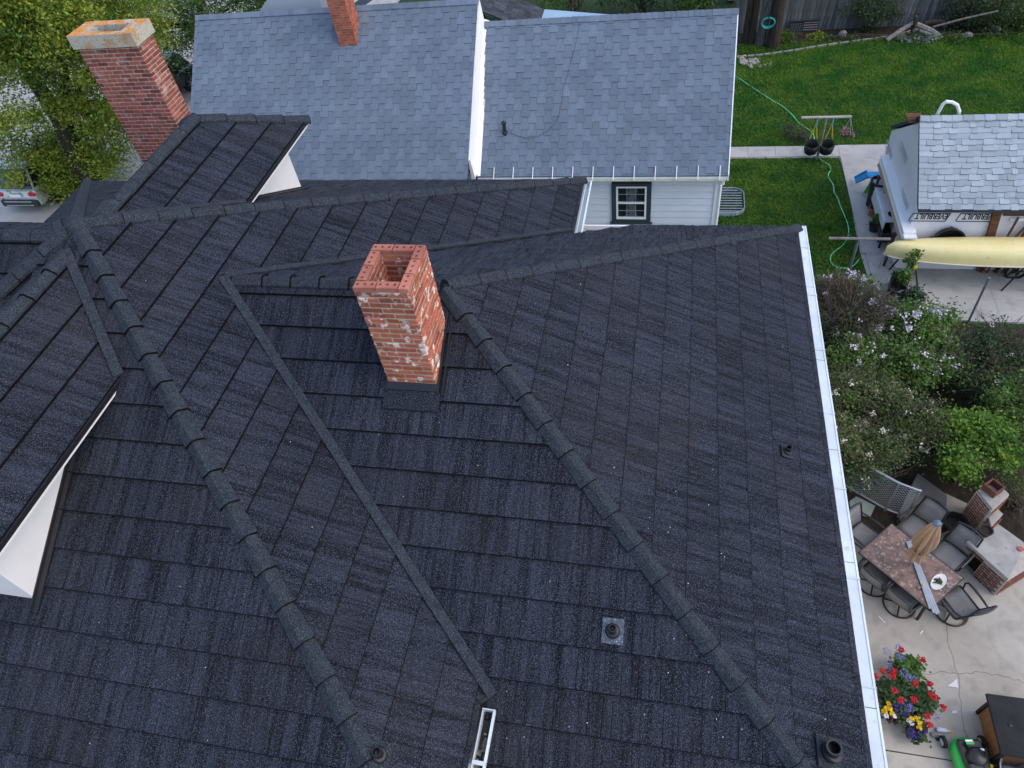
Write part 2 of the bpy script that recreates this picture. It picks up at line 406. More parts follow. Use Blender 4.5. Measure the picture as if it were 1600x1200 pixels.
def valley(a, b, parent, w=.05, lift=.062, th=.03):
    m = MB(); a = np.array(a,float); b = np.array(b,float)
    m.extrude([(-w,lift-th),(w,lift-th),(w,lift),(-w,lift)], a, b)
    m.extrude([(-.12,-.012),(.12,-.012),(.12,.012),(-.12,.012)], a, b)
    return m.build('valley_strip', M_CAP, parent)
for dx, dy in ((1,-1),(1,1),(-1,1),(-1,-1)):
    L = HB-.02; caps(A_+V3(dx*.06,dy*.06,-MM*.06), A_+V3(dx*L,dy*L,-MM*L), roof, step=.37)
m = MB(); m.lathe([(.17,-.10),(.12,.02),(.05,.085)], A_, 8); m.build('ridge_cap', M_CAP, roof)
caps(V0+V3(.12,0,0), RG, roof, step=.36)
cf = V3(XE,YF,ZE); cb = V3(XE,YB,ZE)
caps(RG+.012*(cf-RG), cf, roof, step=.36); caps(RG+.012*(cb-RG), cb, roof, step=.36)
valley(V0+V3(-.03,0,.01), V3(-1.36,1.93,7.27), roof); valley(V0+V3(-.03,0,.01), V3(-1.50,9.0,7.31), roof)

# walls under the eaves
def wallbox(x0,x1,y0,y1,z0,z1,mt,parent,name='wall'):
    m = MB(); m.box(((x0+x1)/2,(y0+y1)/2,(z0+z1)/2),(x1-x0,y1-y0,z1-z0)); return m.build(name, mt, parent)
wallbox(-11.1,-1.85,.85,10.0,0,7.22,M_WALL,house); wallbox(-1.84,1.65,1.45,9.45,0,6.72,M_WALL,house)
# eave soffits
m = MB(); m.prism([(-11.45,.45),(-1.52,.45),(-1.52,10.40),(-11.45,10.40)],7.20,7.235); m.build('soffit', M_SOFFIT, house)
m = MB(); m.prism([(-1.43,1.1),(2.02,1.1),(2.02,9.82),(-1.43,9.82)],6.70,6.735); m.build('soffit', M_SOFFIT, house)
m = MB(); m.box((-1.62,4.0,7.0),(.05,5.6,.5)); m.build('fascia', M_FLASH, house)
m = MB(); m.box((.3,YB+.01,6.74),(3.5,.03,.16)); m.box((.3,YF-.01,6.74),(3.5,.03,.16)); m.build('fascia', M_WHITE, house)
# gutters
def gutter(a, b, out, parent, cover=False, straps=6, caps_=True, w=.125, h=.115):
    a = np.array(a,float); b = np.array(b,float); out = nrm(out); t = nrm(b-a); L = np.linalg.norm(b-a)
    g = MB(); P = [(0,0),(0,-h),(w*.65,-h),(w,-.035),(w,0),(w-.022,.006),(w-.022,-.006),(w-.012,-.008),(w-.012,-.03),(w*.6,-h+.01),(.01,-h+.01),(.01,0)]
    vs = [p+out*x+V3(0,0,y) for p in (a,b) for x,y in P]; n = len(P)
    g.add(vs, [(i,(i+1)%n,n+(i+1)%n,n+i) for i in range(n)]+[tuple(range(n))[::-1],tuple(range(n,2*n))])
    if caps_:
        for p in (a,b):
            g.hexa([p-t*.006+V3(0,0,-h),p+t*.006+V3(0,0,-h),p+t*.006+out*w*.7+V3(0,0,-h),p-t*.006+out*w*.7+V3(0,0,-h),
                    p-t*.006+V3(0,0,.008),p+t*.006+V3(0,0,.008),p+t*.006+out*w+V3(0,0,.008),p-t*.006+out*w+V3(0,0,.008)])
    o = g.build('gutter', M_GUT, parent)
    n_ = straps
    for i in range(n_):
        p = a+(b-a)*((i+.5)/n_); q = MB()
        if cover: q.box(p+out*w*.5+V3(0,0,.012),(w*1.02,.016,.012),ax=(out,t,V3(0,0,1)))
        else: q.box(p+out*w*.5+V3(0,0,.002),(w,.035,.012),ax=(out,t,V3(0,0,1)))
        q.build('gutter_strap', M_GUT, o)
    if cover:
        q = MB(); nn = int(L/1.55)+1
        for i in range(nn):
            p0 = a+t*(L*i/nn+.004); p1 = a+t*(L*(i+1)/nn-.004)
            q.hexa([p0+out*.0+V3(0,0,.004),p1+out*.0+V3(0,0,.004),p1+out*(w-.02)+V3(0,0,-.006),p0+out*(w-.02)+V3(0,0,-.006),
                    p0+out*.0+V3(0,0,.010),p1+out*.0+V3(0,0,.010),p1+out*(w-.02)+V3(0,0,.0),p0+out*(w-.02)+V3(0,0,.0)])
        q.build('gutter_cover', M_GUT, o)
    return o
gutter((XE+.012,YF-.1,ZE-.0),(XE+.012,YB+.06,ZE-.0),(1,0,0),house,cover=True,straps=8,w=.13,h=.13)
g2 = gutter((-1.425,.0,7.285),(-1.425,1.80,7.285),(1,0,0),house,straps=2)
g3 = gutter((-1.425,8.93,7.29),(-1.425,10.46,7.29),(1,0,0),house,straps=0,w=.10)
m = MB(); m.box((-1.425+.055,.90,7.190),(.085,1.76,.012)); m.build('gutter_liner', M_GUTIN, g2)
m = MB()
for i in range(90): m.box((-1.425+random.uniform(.02,.10), random.uniform(.0,1.62), 7.20+random.uniform(0,.03)), (random.uniform(.01,.05),random.uniform(.01,.05),.012), rz=random.uniform(0,3))
o = m.build('gutter_debris', mat('dry_leaf_litter',(.20,.18,.14),.95,(.10,.085,.06),30,isl=.4), g2); o['kind'] = 'stuff'
# dormers: hipped roofs at the front (south), back (north) and west
def dormer(rotk, panels_vis):
    """built facing south at the main front face, then turned about the main roof axis"""
    c, s = [(1,0),(0,1),(-1,0),(0,-1)][rotk]
    def T(p): x, y = p[0]-A_[0], p[1]-A_[1]; return V3(A_[0]+c*x-s*y, A_[1]+s*x+c*y, p[2])
    def D(v): return V3(c*v[0]-s*v[1], s*v[0]+c*v[1], v[2])
    zr, ze, hw = 9.82, 9.20, 1.05; yt = A_[1]-(10-zr)/MM; yr = A_[1]-2.66; ye = yr-1.06; xw = .66
    dm = MB(); X0 = A_[0]
    yb_ = lambda z: A_[1]-(10-z)/MM
    zb = 10-MM*(A_[1]-(ye+.22))-.05
    for sx in (-1,1):       # cheeks
        p = [(X0+sx*xw, ye+.22, zb),(X0+sx*xw, ye+.22, ze-.03),(X0+sx*xw, yb_(ze)+.2, ze-.03)]
        q = [(X0+sx*(xw-.1), *a[1:]) for a in p]
        dm.add([T(a) for a in p+q], [(0,1,2),(5,4,3),(0,3,4,1),(1,4,5,2),(2,5,3,0)])
    dm.hexa([T(a) for a in ((X0-xw+.1,ye+.22,zb),(X0+xw-.1,ye+.22,zb),(X0+xw-.1,ye+.32,zb),(X0-xw+.1,ye+.32,zb),(X0-xw+.1,ye+.22,ze-.05),(X0+xw-.1,ye+.22,ze-.05),(X0+xw-.1,ye+.32,ze-.05),(X0-xw+.1,ye+.32,ze-.05))])
    d = dm.build('dormer', M_WALL, house)
    # eave board and soffit (black edge), flashing at cheek foot
    e = MB()
    for sx in (-1,1):
        e.hexa([T(a) for a in ((X0+sx*hw,ye,ze-.045),(X0+sx*(hw-.03),ye,ze-.045),(X0+sx*(hw-.03),yb_(ze)+.05,ze-.045),(X0+sx*hw,yb_(ze)+.05,ze-.045),(X0+sx*hw,ye,ze+.012),(X0+sx*(hw-.03),ye,ze+.03),(X0+sx*(hw-.03),yb_(ze)+.05,ze+.03),(X0+sx*hw,yb_(ze)+.05,ze+.012))])
    e.hexa([T(a) for a in ((X0-hw,ye,ze-.045),(X0+hw,ye,ze-.045),(X0+hw,ye+.03,ze-.045),(X0-hw,ye+.03,ze-.045),(X0-hw,ye,ze+.012),(X0+hw,ye,ze+.012),(X0+hw,ye+.03,ze+.03),(X0-hw,ye+.03,ze+.03))])
    e.build('eave_edge', M_FLASH, d)
    for sx in (-1,1):
        e = MB(); e.hexa([T(a) for a in ((X0+sx*(hw-.012),ye+.02,ze-.078),(X0+sx*(hw-.035),ye+.02,ze-.078),(X0+sx*(hw-.035),yb_(ze)+.05,ze-.078),(X0+sx*(hw-.012),yb_(ze)+.05,ze-.078),(X0+sx*(hw-.012),ye+.02,ze-.047),(X0+sx*(hw-.035),ye+.02,ze-.047),(X0+sx*(hw-.035),yb_(ze)+.05,ze-.047),(X0+sx*(hw-.012),yb_(ze)+.05,ze-.047))]); e.build('fascia', M_WALL, d)
    e = MB(); e.hexa([T(a) for a in ((X0-hw+.02,ye+.02,ze-.036),(X0+hw-.02,ye+.02,ze-.036),(X0+hw-.02,yb_(ze)+.2,ze-.036),(X0-hw+.02,yb_(ze)+.2,ze-.036),(X0-hw+.02,ye+.02,ze-.022),(X0+hw-.02,ye+.02,ze-.022),(X0+hw-.02,yb_(ze)+.2,ze-.022),(X0-hw+.02,yb_(ze)+.2,ze-.022))])
    e.build('soffit', M_SOFFIT, d)
    for sx in (-1,1):
        e = MB()
        for (w0,w1,h0) in ((.004,.085,.055),(.004,.018,.075)):
            a0 = V3(X0+sx*(xw+w0), ye+.10, 10-MM*(A_[1]-(ye+.10))); a1 = V3(X0+sx*(xw+w0), yb_(ze)+.05, ze)
            dx = V3(sx*(w1-w0),0,0); up = V3(0,0,h0)
            e.hexa([T(a) for a in (a0,a0+dx,a1+dx,a1,a0+up,a0+dx+up,a1+dx+up,a1+up)])
        e.build('cheek_flashing', M_FLASH, d)
    m_ = (zr-ze)/hw; sd = math.sqrt(1+m_*m_)
    P = V3(X0, yr, zr); vis = panels_vis
    for k, sx in enumerate((1,-1)):
        # polygon in (u along +y from ridge front end, s)
        poly = [(0,0),(yt-yr,0),(yb_(ze)-yr,hw*sd),(-(yr-ye),hw*sd)]
        roof_face(d, T(P), D((0,1,0)), D(nrm((sx,0,-m_))), poly, s0=.1, joined=not vis[k], seed=20+rotk*3+k)
    roof_face(d, T(P), D((1,0,0)), D(nrm((0,-1,-(zr-ze)/(yr-ye)))), [(0,0),(hw,(yr-ye)*sd),(-hw,(yr-ye)*sd)], s0=.1, joined=True, seed=30+rotk)
    caps(T(V3(X0,yt+.1,zr)), T(P), d, step=.40)
    for sx in (-1,1):
        caps(T(P), T(V3(X0+sx*hw,ye,ze)), d, step=.36)
        valley(T(V3(X0,yt+.04,zr+.0)), T(V3(X0+sx*hw*1.0,yb_(ze)-.02,ze)), d, w=.05, lift=.075)
    return d
dormer(0,(True,False)); dormer(2,(False,True)); dormer(3,(False,False))
# vent pipes through the roof
def vent(p, n_, r=.045, h=.2, fl=.165, mf=None):
    n_ = nrm(n_); a = nrm(np.cross((0,1,0), n_)); b = np.cross(n_, a); p = np.array(p,float)+n_*.03
    m = MB(); m.cbox(p+n_*.006, (fl*1.0,fl*1.15,.014), .004, ax=(a,b,n_)); f = m.build('vent_pipe', mf or M_CAP, house)
    m = MB(); m.lathe([(fl*.36,.012),(fl*.34,.022),(r*1.45,h*.5),(r*1.2,h*.55)], p, 16, ax=(a,b,n_)); m.build('rubber_boot', M_PIPE, f, smooth=True)
    z = V3(0,0,1); m = MB(); q = p+n_*.03; m.lathe([(r,-.02),(r,h),(r*.78,h),(r*.78,h-.12),(.001,h-.12)], q, 16, cap0=False, cap1=False); m.build('pipe', M_PIPE, f)
    m = MB(); m.lathe([(r*.77,h-.10),(.001,h-.099)], q, 16, cap0=False, cap1=False); m.build('pipe_bore', M_SOOT, f)
    return f
N3 = nrm((0,-MR,1)); N4 = nrm((MR,0,1)); N2 = nrm((MM,0,1))
vent((-.29,2.56,7.61), N3, r=.036, fl=.20, h=.075, mf=M_FLANGE); vent((1.47,5.11,7.11), N4, r=.035, h=.07, fl=.15); vent((1.60,1.94,7.05), N4, r=.066, h=.16, fl=.24); vent((-2.15,1.19,7.68), N2, r=.04, h=.11, fl=.20)
# ---- chimneys
def brick_mesh(L_, W_, H_, holes=False, jit=0., seed=0):
    rg = random.Random(seed); m = MB()
    if not holes:
        m.cbox((0,0,0),(L_,W_,H_),.006)
        m.v = [tuple(c+rg.uniform(-jit,jit) for c in p) for p in m.v]
        return m
    # top course brick with three core holes
    h = H_/2; n = 8; xs = [-L_/3,0,L_/3]; cw = L_/6
    m.add([(-L_/2,-W_/2,-h),(L_/2,-W_/2,-h),(L_/2,W_/2,-h),(-L_/2,W_/2,-h),(-L_/2,-W_/2,h-.006),(L_/2,-W_/2,h-.006),(L_/2,W_/2,h-.006),(-L_/2,W_/2,h-.006)],
          [(3,2,1,0),(0,1,5,4),(1,2,6,5),(2,3,7,6),(3,0,4,7)])
    e = .006
    m.add([(-L_/2,-W_/2,h-.006),(L_/2,-W_/2,h-.006),(L_/2,W_/2,h-.006),(-L_/2,W_/2,h-.006),(-L_/2+e,-W_/2+e,h),(L_/2-e,-W_/2+e,h),(L_/2-e,W_/2-e,h),(-L_/2+e,W_/2-e,h)],
          [(0,1,5,4),(1,2,6,5),(2,3,7,6),(3,0,4,7)])
    for i, cx in enumerate(xs):
        x0 = cx-cw+(e if i == 0 else 0); x1 = cx+cw-(e if i == 2 else 0); y0, y1 = -W_/2+e, W_/2-e; ym = 0
        sq = [(x1,0),(x1,y1),(cx,y1),(x0,y1),(x0,0),(x0,y0),(cx,y0),(x1,y0)]; r = .0155
        ring = [(cx+r*math.cos(PI*2*k/8), r*math.sin(PI*2*k/8)) for k in range(8)]
        vs = [(*p,h) for p in sq]+[(*p,h) for p in ring]+[(*p,h-.045) for p in ring]
        m.add(vs, [(k,(k+1)%8,8+(k+1)%8,8+k) for k in range(8)]+[(8+k,8+(k+1)%8,16+(k+1)%8,16+k) for k in range(8)]+[tuple(16+k for k in range(8))])
    return m
def brick_pool(L_, W_, H_, mt, n=4, jit=.0012):
    return [brick_mesh(L_,W_,H_,jit=jit,seed=i).mesh('brick', mt) for i in range(n)]
def ring(kind, W_, D_, nx, ny, w_):
    """one course of a hollow rectangular shaft; kind alternates the corner bond. yields (x,y,rot,length)"""
    def run(a, b, n): L = (b-a-.010*(n-1))/n; return [(a+L/2+i*(L+.010), L) for i in range(n)]
    f0, f1 = (0, W_-w_-.010) if kind == 0 else (w_+.010, W_)
    xl, xs_ = (W_-w_/2, w_/2) if kind == 0 else (w_/2, W_-w_/2)
    out = [(xl, y, 1, L) for y,L in run(0, D_, ny)]
    for yy in (w_/2, D_-w_/2): out += [(x, yy, 0, L) for x,L in run(f0, f1, nx)]
    out += [(xs_, y, 1, L) for y,L in run(w_+.010, D_-w_-.010, max(1,ny-1))]
    return out
def chimney(x0, y0, W_, D_, zt, zb, nx, ny, mt, ncap=999, hole_top=False, parent=None, name='chimney', H=.0655):
    L_, w_, h_ = .203, .095, .0535; 
    core = MB(); ins = .007; zc = zt-(.05 if hole_top else .01)
    ow = [(x0+ins,y0+ins),(x0+W_-ins,y0+ins),(x0+W_-ins,y0+D_-ins),(x0+ins,y0+D_-ins)]
    iw = [(x0+w_-ins,y0+w_-ins),(x0+W_-w_+ins,y0+w_-ins),(x0+W_-w_+ins,y0+D_-w_+ins),(x0+w_-ins,y0+D_-w_+ins)]
    vs = [(*p,z) for z in (zb,zc) for p in ow]+[(*p,z) for z in (zb,zc) for p in iw]
    core.add(vs, [(0,1,5,4),(1,2,6,5),(2,3,7,6),(3,0,4,7),(8,12,13,9),(9,13,14,10),(10,14,15,11),(11,15,12,8),(4,5,13,12),(5,6,14,13),(6,7,15,14),(7,4,12,15)])
    ch = core.build(name, M_MORT, parent)
    fl = MB(); fl.box((x0+W_/2,y0+D_/2,max(zb+.05,zt-1.25)),(W_-.15,D_-.15,.02)); fl.build('flue_floor', M_SOOT, ch)
    pool = brick_pool(L_, w_, h_, mt); hp = brick_mesh(L_,w_,h_,True).mesh('brick_cored', M_BRICKT); J = MB(); used = 0; n = int((zt-zb)/H)+1; rg = random.Random(3)
    for c in range(n):
        z = zt-h_/2-c*H
        if z < zb: break
        for (x,y,rt,bl) in ring(c%2, W_, D_, nx, ny, w_):
            dj = rg.uniform(-.0025,.0025); ang = (PI/2 if rt else 0)+rg.uniform(-.012,.012)
            vis = (y < w_ or x > W_-w_ or c < 4)
            if used < ncap and vis:
                ox = dj if rt else 0; oy = 0 if rt else dj
                Mx = Matrix.Translation((x0+x+ox,y0+y+oy,z+rg.uniform(-.002,.002))) @ Matrix.Rotation(ang,4,'Z') @ Matrix.Diagonal((bl/L_,1,1,1))
                link('brick', hp if (hole_top and c == 0) else rg.choice(pool), ch, Mx); used += 1
            else: J.cbox((x0+x,y0+y,z),(bl,w_,h_),.006,rz=ang)
    if J.v: o = J.build('brick_courses', mt, ch, fix=False); o['kind'] = 'stuff'
    return ch, used
ch1, u1 = chimney(-2.79, 4.45, .535, .64, 10.05, 8.55, 2, 3, M_BRICK, hole_top=True, parent=house)
ch1['label'] = 'orange red brick chimney with mortar smears and an open top'
def on3(x, y, h): return V3(x, y, 9.2-MR*(5.468-y)+h)
m = MB(); m.hexa([on3(-2.80,4.40,.0),on3(-2.245,4.40,.0),on3(-2.245,4.46,.0),on3(-2.80,4.46,.0),on3(-2.80,4.40,.07),on3(-2.245,4.40,.07),on3(-2.245,4.46,.10),on3(-2.80,4.46,.10)]); m.build('chimney_flashing', M_FLASH, ch1)
for sx, w in ((-2.815,.025),(-2.253,.022),(-2.205,.018)):
    m = MB(); h = .08 if sx < -2.21 else .05
    m.hexa([on3(sx,4.38,0),on3(sx+w,4.38,0),on3(sx+w,5.15,0),on3(sx,5.15,0),on3(sx,4.38,h),on3(sx+w,4.38,h),on3(sx+w,5.15,h),on3(sx,5.15,h)]); m.build('chimney_flashing', M_FLASH, ch1)
m = MB(); m.hexa([on3(-2.83,4.23,.03),on3(-2.22,4.23,.03),on3(-2.22,4.395,.03),on3(-2.83,4.395,.03),on3(-2.83,4.23,.056),on3(-2.22,4.23,.056),on3(-2.22,4.395,.066),on3(-2.83,4.395,.066)]); m.build('chimney_apron', M_PANEL, ch1)
ch2, u2 = chimney(-9.22, 9.68, 1.075, .46, 10.22, 7.35, 5, 2, M_BRICKD, ncap=max(0,295-u1), parent=house)
ch2['label'] = 'tall dark red brick chimney under a lichen covered concrete cap'
m = MB(); x0,y0,x1,y1 = -9.265,9.635,-8.10,10.185; z0,z1 = 10.20,10.40
o4 = [(x0,y0),(x1,y0),(x1,y1),(x0,y1)]; i4 = [(x0+.27,y0+.14),(x1-.27,y0+.14),(x1-.27,y1-.14),(x0+.27,y1-.14)]
vs = [(*p,z) for z in (z0,z1) for p in o4]+[(*p,z) for z in (z0,z1-.01) for p in i4]
rgx = random.Random(9)
m.add(vs, [(0,1,5,4),(1,2,6,5),(2,3,7,6),(3,0,4,7),(8,12,13,9),(9,13,14,10),(10,14,15,11),(11,15,12,8)], mi=0)
m.add([vs[i] for i in (4,5,6,7,12,13,14,15)], [(0,1,5,4),(1,2,6,5),(2,3,7,6),(3,0,4,7)], mi=1)
m.add([vs[i] for i in (0,1,2,3,8,9,10,11)], [(4,5,1,0),(5,6,2,1),(6,7,3,2),(7,4,0,3)], mi=0)
o = m.build('chimney_cap', [M_CAPC, M_LICH], ch2)
b_ = o.modifiers.new('bev','BEVEL'); b_.width = .015; b_.segments = 2
# white flecks of dried bird lime and seed fluff on the panels
m = MB()
for i in range(70):
    px, py = random.uniform(60,1300), random.uniform(420,1180)
    for P0, nn, box in ((A_,N2,None),(RG,N3,None)):
        pass
def on_plane(px, py, P0, nn):
    r = ray(px,py); O = V3(0,0,CAM_H); return O+r*(((np.array(P0)-O)@nn)/(nn@r))
for (px,py,k) in [(905,447,4),(885,573,4),(1095,565,4),(505,478,2),(228,442,2),(331,437,2),(453,693,2),(487,826,2),(500,845,2),(688,661,3),(594,679,3),(748,728,3),(632,776,3),(1053,770,4),(1044,826,4),(1041,834,4),(1010,828,4),(1111,736,4),(1104,791,4),(1129,872,4),(1124,867,4),(1220,544,4),(1075,911,3),(1053,997,3),(1072,992,3),(1044,1050,3),(1107,1049,3),(1112,1088,3),(1119,1122,3),(918,1128,3),(890,1134,3),(1158,1138,3),(1129,1150,3),(285,916,1),(159,972,1),(325,1042,1),(145,1160,1),(328,1155,1),(860,908,3),(793,1079,3),(793,1152,3),(538,1125,2),(1007,1115,3),(820,1150,3),(1285,1125,4),(957,733,4),(1012,811,4)]:
    P0, nn = {1:(A_,nrm((0,-MM,1))),2:(A_,N2),3:(RG,N3),4:(RG,N4)}[k]
    p = on_plane(px,py,P0,nn)+nn*.036; m.box(p,(random.uniform(.006,.014),random.uniform(.005,.011),.003),rz=random.uniform(0,3))
o = m.build('white_flecks', mat('white_fluff',(.42,.42,.43),.9), house); o['kind'] = 'stuff'
print('PANELS', NP, 'BRICKS', u1, u2)
# ------------------------------------------------------------------ neighbouring white house with interlocking blue-grey shingles
M_TLOCK = mat('blue_grey_shingle', (.138,.175,.218), .9, (.108,.142,.184), 1.1, rnd=.11, isl=.11, bump=.003, bscale=150, speck=(.23,.28,.38), sscale=90, slo=.52, shi=.70, samt=.6, world=True)
M_TBUTT = mat('shingle_edge', (.045,.055,.075), .95)
M_SIDE = mat('white_siding', (.70,.72,.75), .55, (.64,.665,.70), 1.5)
M_TRIMD = mat('charcoal_trim', (.035,.05,.055), .5)
M_GLASS = mat('dark_glass', (.010,.014,.018), .06, spec=.8)
M_CURT = mat('pale_curtain', (.12,.13,.14), .9, (.05,.055,.06), 30)
M_ORB = mat('brick_orange', (.42,.13,.065), .85, (.30,.085,.05), 9, isl=.3, world=True)
M_DKSH = mat('charcoal_shingle', (.030,.033,.042), .9, (.05,.053,.062), 1.6, isl=.4, bump=.004, bscale=60, speck=(.10,.105,.12), sscale=40, slo=.55, shi=.7)
M_BLUEROOF = mat('pale_blue_roof_sheet', (.30,.42,.52), .6, (.24,.35,.46), .8)
nb = thing('neighbour_house', 'white sided house with interlocking blue grey shingles beside the black roof', 'house', (-6.5,20,0))
NY, NRY = 16.9, 20.2
def slope_tiles(parent, x0, x1, zE, zR, NY, seed):
    """interlocking T shingles: wide butts and narrow necks alternate column by column"""
    sl = nrm((0,NRY-NY,zR-zE)); Ls = math.hypot(NRY-NY,zR-zE); Nn = np.cross((1,0,0), sl)
    B = Matrix(((1,sl[0],Nn[0]),(0,sl[1],Nn[1]),(0,sl[2],Nn[2]))).to_4x4()
    pitch = .222; T = .36; rg = random.Random(seed)
    def tile(var):
        r = random.Random(var); w1 = .135+r.uniform(-.004,.004); w0 = .087; dz = r.uniform(0,.004); m = MB()
        pts = [(-w1,-.18),(w1,-.18),(w1,0),(w0,0),(w0,.18),(-w0,.18),(-w0,0),(-w1,0)]
        hz = lambda y: .006+(.18-y)/.36*.013+dz
        vs = [(x,y,hz(y)) for x,y in pts]+[(x,y,-.004) for x,y in pts]
        m.add(vs, [(0,1,2,7),(2,3,6,7),(3,4,5,6)], mi=0)
        m.add(vs, [(i,i+8,(i+1)%8+8,(i+1)%8) for i in (0,1,2,3,5,6,7)], mi=1)
        return m
    pool = [tile(i) for i in range(5)]; mesh = [p.mesh('shingle', [M_TLOCK,M_TBUTT]) for p in pool]
    spots = []
    nc = int((x1-x0)/pitch); rows = int(Ls/T)+1; px = (x1-x0)/nc
    for c in range(nc+1):
        for r in range(-1,rows+1):
            y = .02+r*T+(c%2)*T/2; 
            if y > Ls+.16 or y < -.2: continue
            spots.append((x0+c*px, y))
    return spots, B, pool, mesh, V3(0,NY,zE), sl, Nn, Ls
def cut(m, x0, x1, L):
    """keep vertices inside the roof field"""
    m.v = [(min(max(p[0],x0),x1), p[1], p[2]) for p in m.v]
nroof = MB()
def rslab(x0,x1,zE,zR,NY,back=3.3):
    zE -= .03; zR -= .03;  yb = NRY+back; th = .14
    nroof.add([(x0,NY-.02,zE),(x1,NY-.02,zE),(x1,NRY,zR),(x0,NRY,zR),(x0,yb,zE),(x1,yb,zE),(x0,NY-.02,zE-th),(x1,NY-.02,zE-th),(x1,NRY,zR-th),(x0,NRY,zR-th),(x0,yb,zE-th),(x1,yb,zE-th)],
              [(0,1,2,3),(3,2,5,4),(6,9,8,7),(9,10,11,8),(0,6,7,1),(4,5,11,10),(1,7,8,2),(2,8,11,5),(0,3,9,6),(3,4,10,9)])
SEC = [(-5.45,1.46,3.35,6.21),(-14.45,-5.55,3.19,6.83)]
NYS = [16.9, 16.0]
for a,b in zip(SEC,NYS): rslab(*a,b)
nr = nroof.build('roof', M_TBUTT, nb)
budget = []
for k,(x0,x1,zE,zR) in enumerate(SEC):
    spots, B, pool, mesh, O, sl, Nn, Ls = slope_tiles(nr, x0, x1, zE, zR, NYS[k], k)
    for (x,y) in spots:
        P = O+V3(1,0,0)*x+sl*y+Nn*.002; budget.append((np.linalg.norm(P-V3(0,0,CAM_H)), k, x, y, P))
    SEC[k] = (x0,x1,zE,zR,B,pool,mesh,O,sl,Nn,Ls)
budget.sort(key=lambda t: t[0]); J = MB(); used = 0; rg = random.Random(4)
for d,k,x,y,P in budget:
    x0,x1,zE,zR,B,pool,mesh,O,sl,Nn,Ls = SEC[k]; i = rg.randrange(5); vis = not (y < .7 and x < -2.3) and k == 0 or (k == 1 and y > 1.4)
    inside = x-.14 > x0 and x+.14 < x1 and y+.18 < Ls and y-.18 > -.06
    if used < 300 and inside and vis:
        Mx = B.copy(); Mx.translation = Vector(P); link('shingle', mesh[i], nr, Mx); used += 1
    else:
        p = pool[i]; pts = []
        for v in p.v:
            vx = min(max(x+v[0],x0),x1); vy = min(max(y+v[1],-.04),Ls-.02); pts.append(O+V3(1,0,0)*vx+sl*vy+Nn*(v[2]+.002))
        for mi in (0,1): J.add(pts, [f for f,m_ in zip(p.f,p.mi) if m_ == mi], mi=mi)
o = J.build('shingle_field', [M_TLOCK,M_TBUTT], nr, fix=False); o['kind'] = 'stuff'
# ridge shingles
for k in range(2):
    x0,x1,zE,zR = SEC[k][:4]; n = int((x1-x0)/.155); J = MB()
    for i in range(n):
        x = x0+(x1-x0)*i/n; w = (x1-x0)/n*1.25; h = random.uniform(0,.008)
        for sy in (-1,1):
            a = V3(x,NRY,zR+.035+h); b = V3(x,NRY+sy*.14,zR-.07+h); J.add([a,a+V3(w,0,-.012),b+V3(w,0,-.012),b,a-V3(0,0,.03),b-V3(0,0,.02)],[(0,1,2,3),(0,3,5,4)] if sy < 0 else [(3,2,1,0),(4,5,3,0)])
    o = J.build('ridge_shingles', M_TLOCK, nr, fix=False); o['kind'] = 'stuff'
# white step wall between the two roof levels, rake boards
x0 = -5.55
m = MB(); m.hexa([(-5.56,NY-.1,3.30),(-5.44,NY-.1,3.30),(-5.44,NRY+.02,6.16),(-5.56,NRY+.02,6.16),(-5.56,NY-.1,3.90),(-5.50,NY-.1,3.90),(-5.50,NRY+.02,6.80),(-5.56,NRY+.02,6.80)]); m.build('step_wall', M_WHITE, nb)
m = MB(); m.hexa([(-5.50,NY-.05,3.35),(-5.30,NY-.05,3.36),(-5.30,NRY+.05,6.23),(-5.50,NRY+.05,6.23),(-5.50,NY-.05,3.42),(-5.40,NY-.05,3.40),(-5.40,NRY+.05,6.27),(-5.50,NRY+.05,6.30)]); m.build('step_flashing', M_WHITE, nb)
m = MB(); m.hexa([(1.462,NY-.04,3.17),(1.49,NY-.04,3.17),(1.49,NRY,6.03),(1.462,NRY,6.03),(1.462,NY-.04,3.36),(1.49,NY-.04,3.36),(1.49,NRY,6.235),(1.462,NRY,6.235)]); m.build('rake_board', M_WHITE, nb)
# body, siding boards
wy = 17.2
m = MB(); m.box((-6.4,20.22,1.6),(15.2,5.9,3.15)); m.prism([(-14.1,17.3),(1.2,17.3),(1.2,23.1),(-14.1,23.1)],3.1,3.2); m.build('wall', mat('lap_shade_backing',(.30,.31,.33),.8), nb)  # backing darkened so the board gaps stand in for lap shadow
M_GALV0 = mat('muntin_grey',(.36,.38,.40),.5)
WIN = (-1.63,-.52,1.62,2.93)    # window outer trim
zz = 0.3; i = 0
while zz < 3.15:
    segs = [(-14.0,1.19)]
    if zz+.212 > WIN[2] and zz < WIN[3]: segs = [(-14.0,WIN[0]),(WIN[1],1.19)]
    for (a,b) in segs:
        m = MB(); m.hexa([(a,wy-.028,zz),(b,wy-.028,zz),(b,wy+.05,zz),(a,wy+.05,zz),(a,wy-.010,zz+.196),(b,wy-.010,zz+.196),(b,wy+.05,zz+.196),(a,wy+.05,zz+.196)]); m.build('siding_board', M_SIDE, nb)
    zz += .212
m = MB(); m.box((1.245,wy-.02,1.6),(.11,.07,3.1)); m.build('corner_board', M_WHITE, nb)
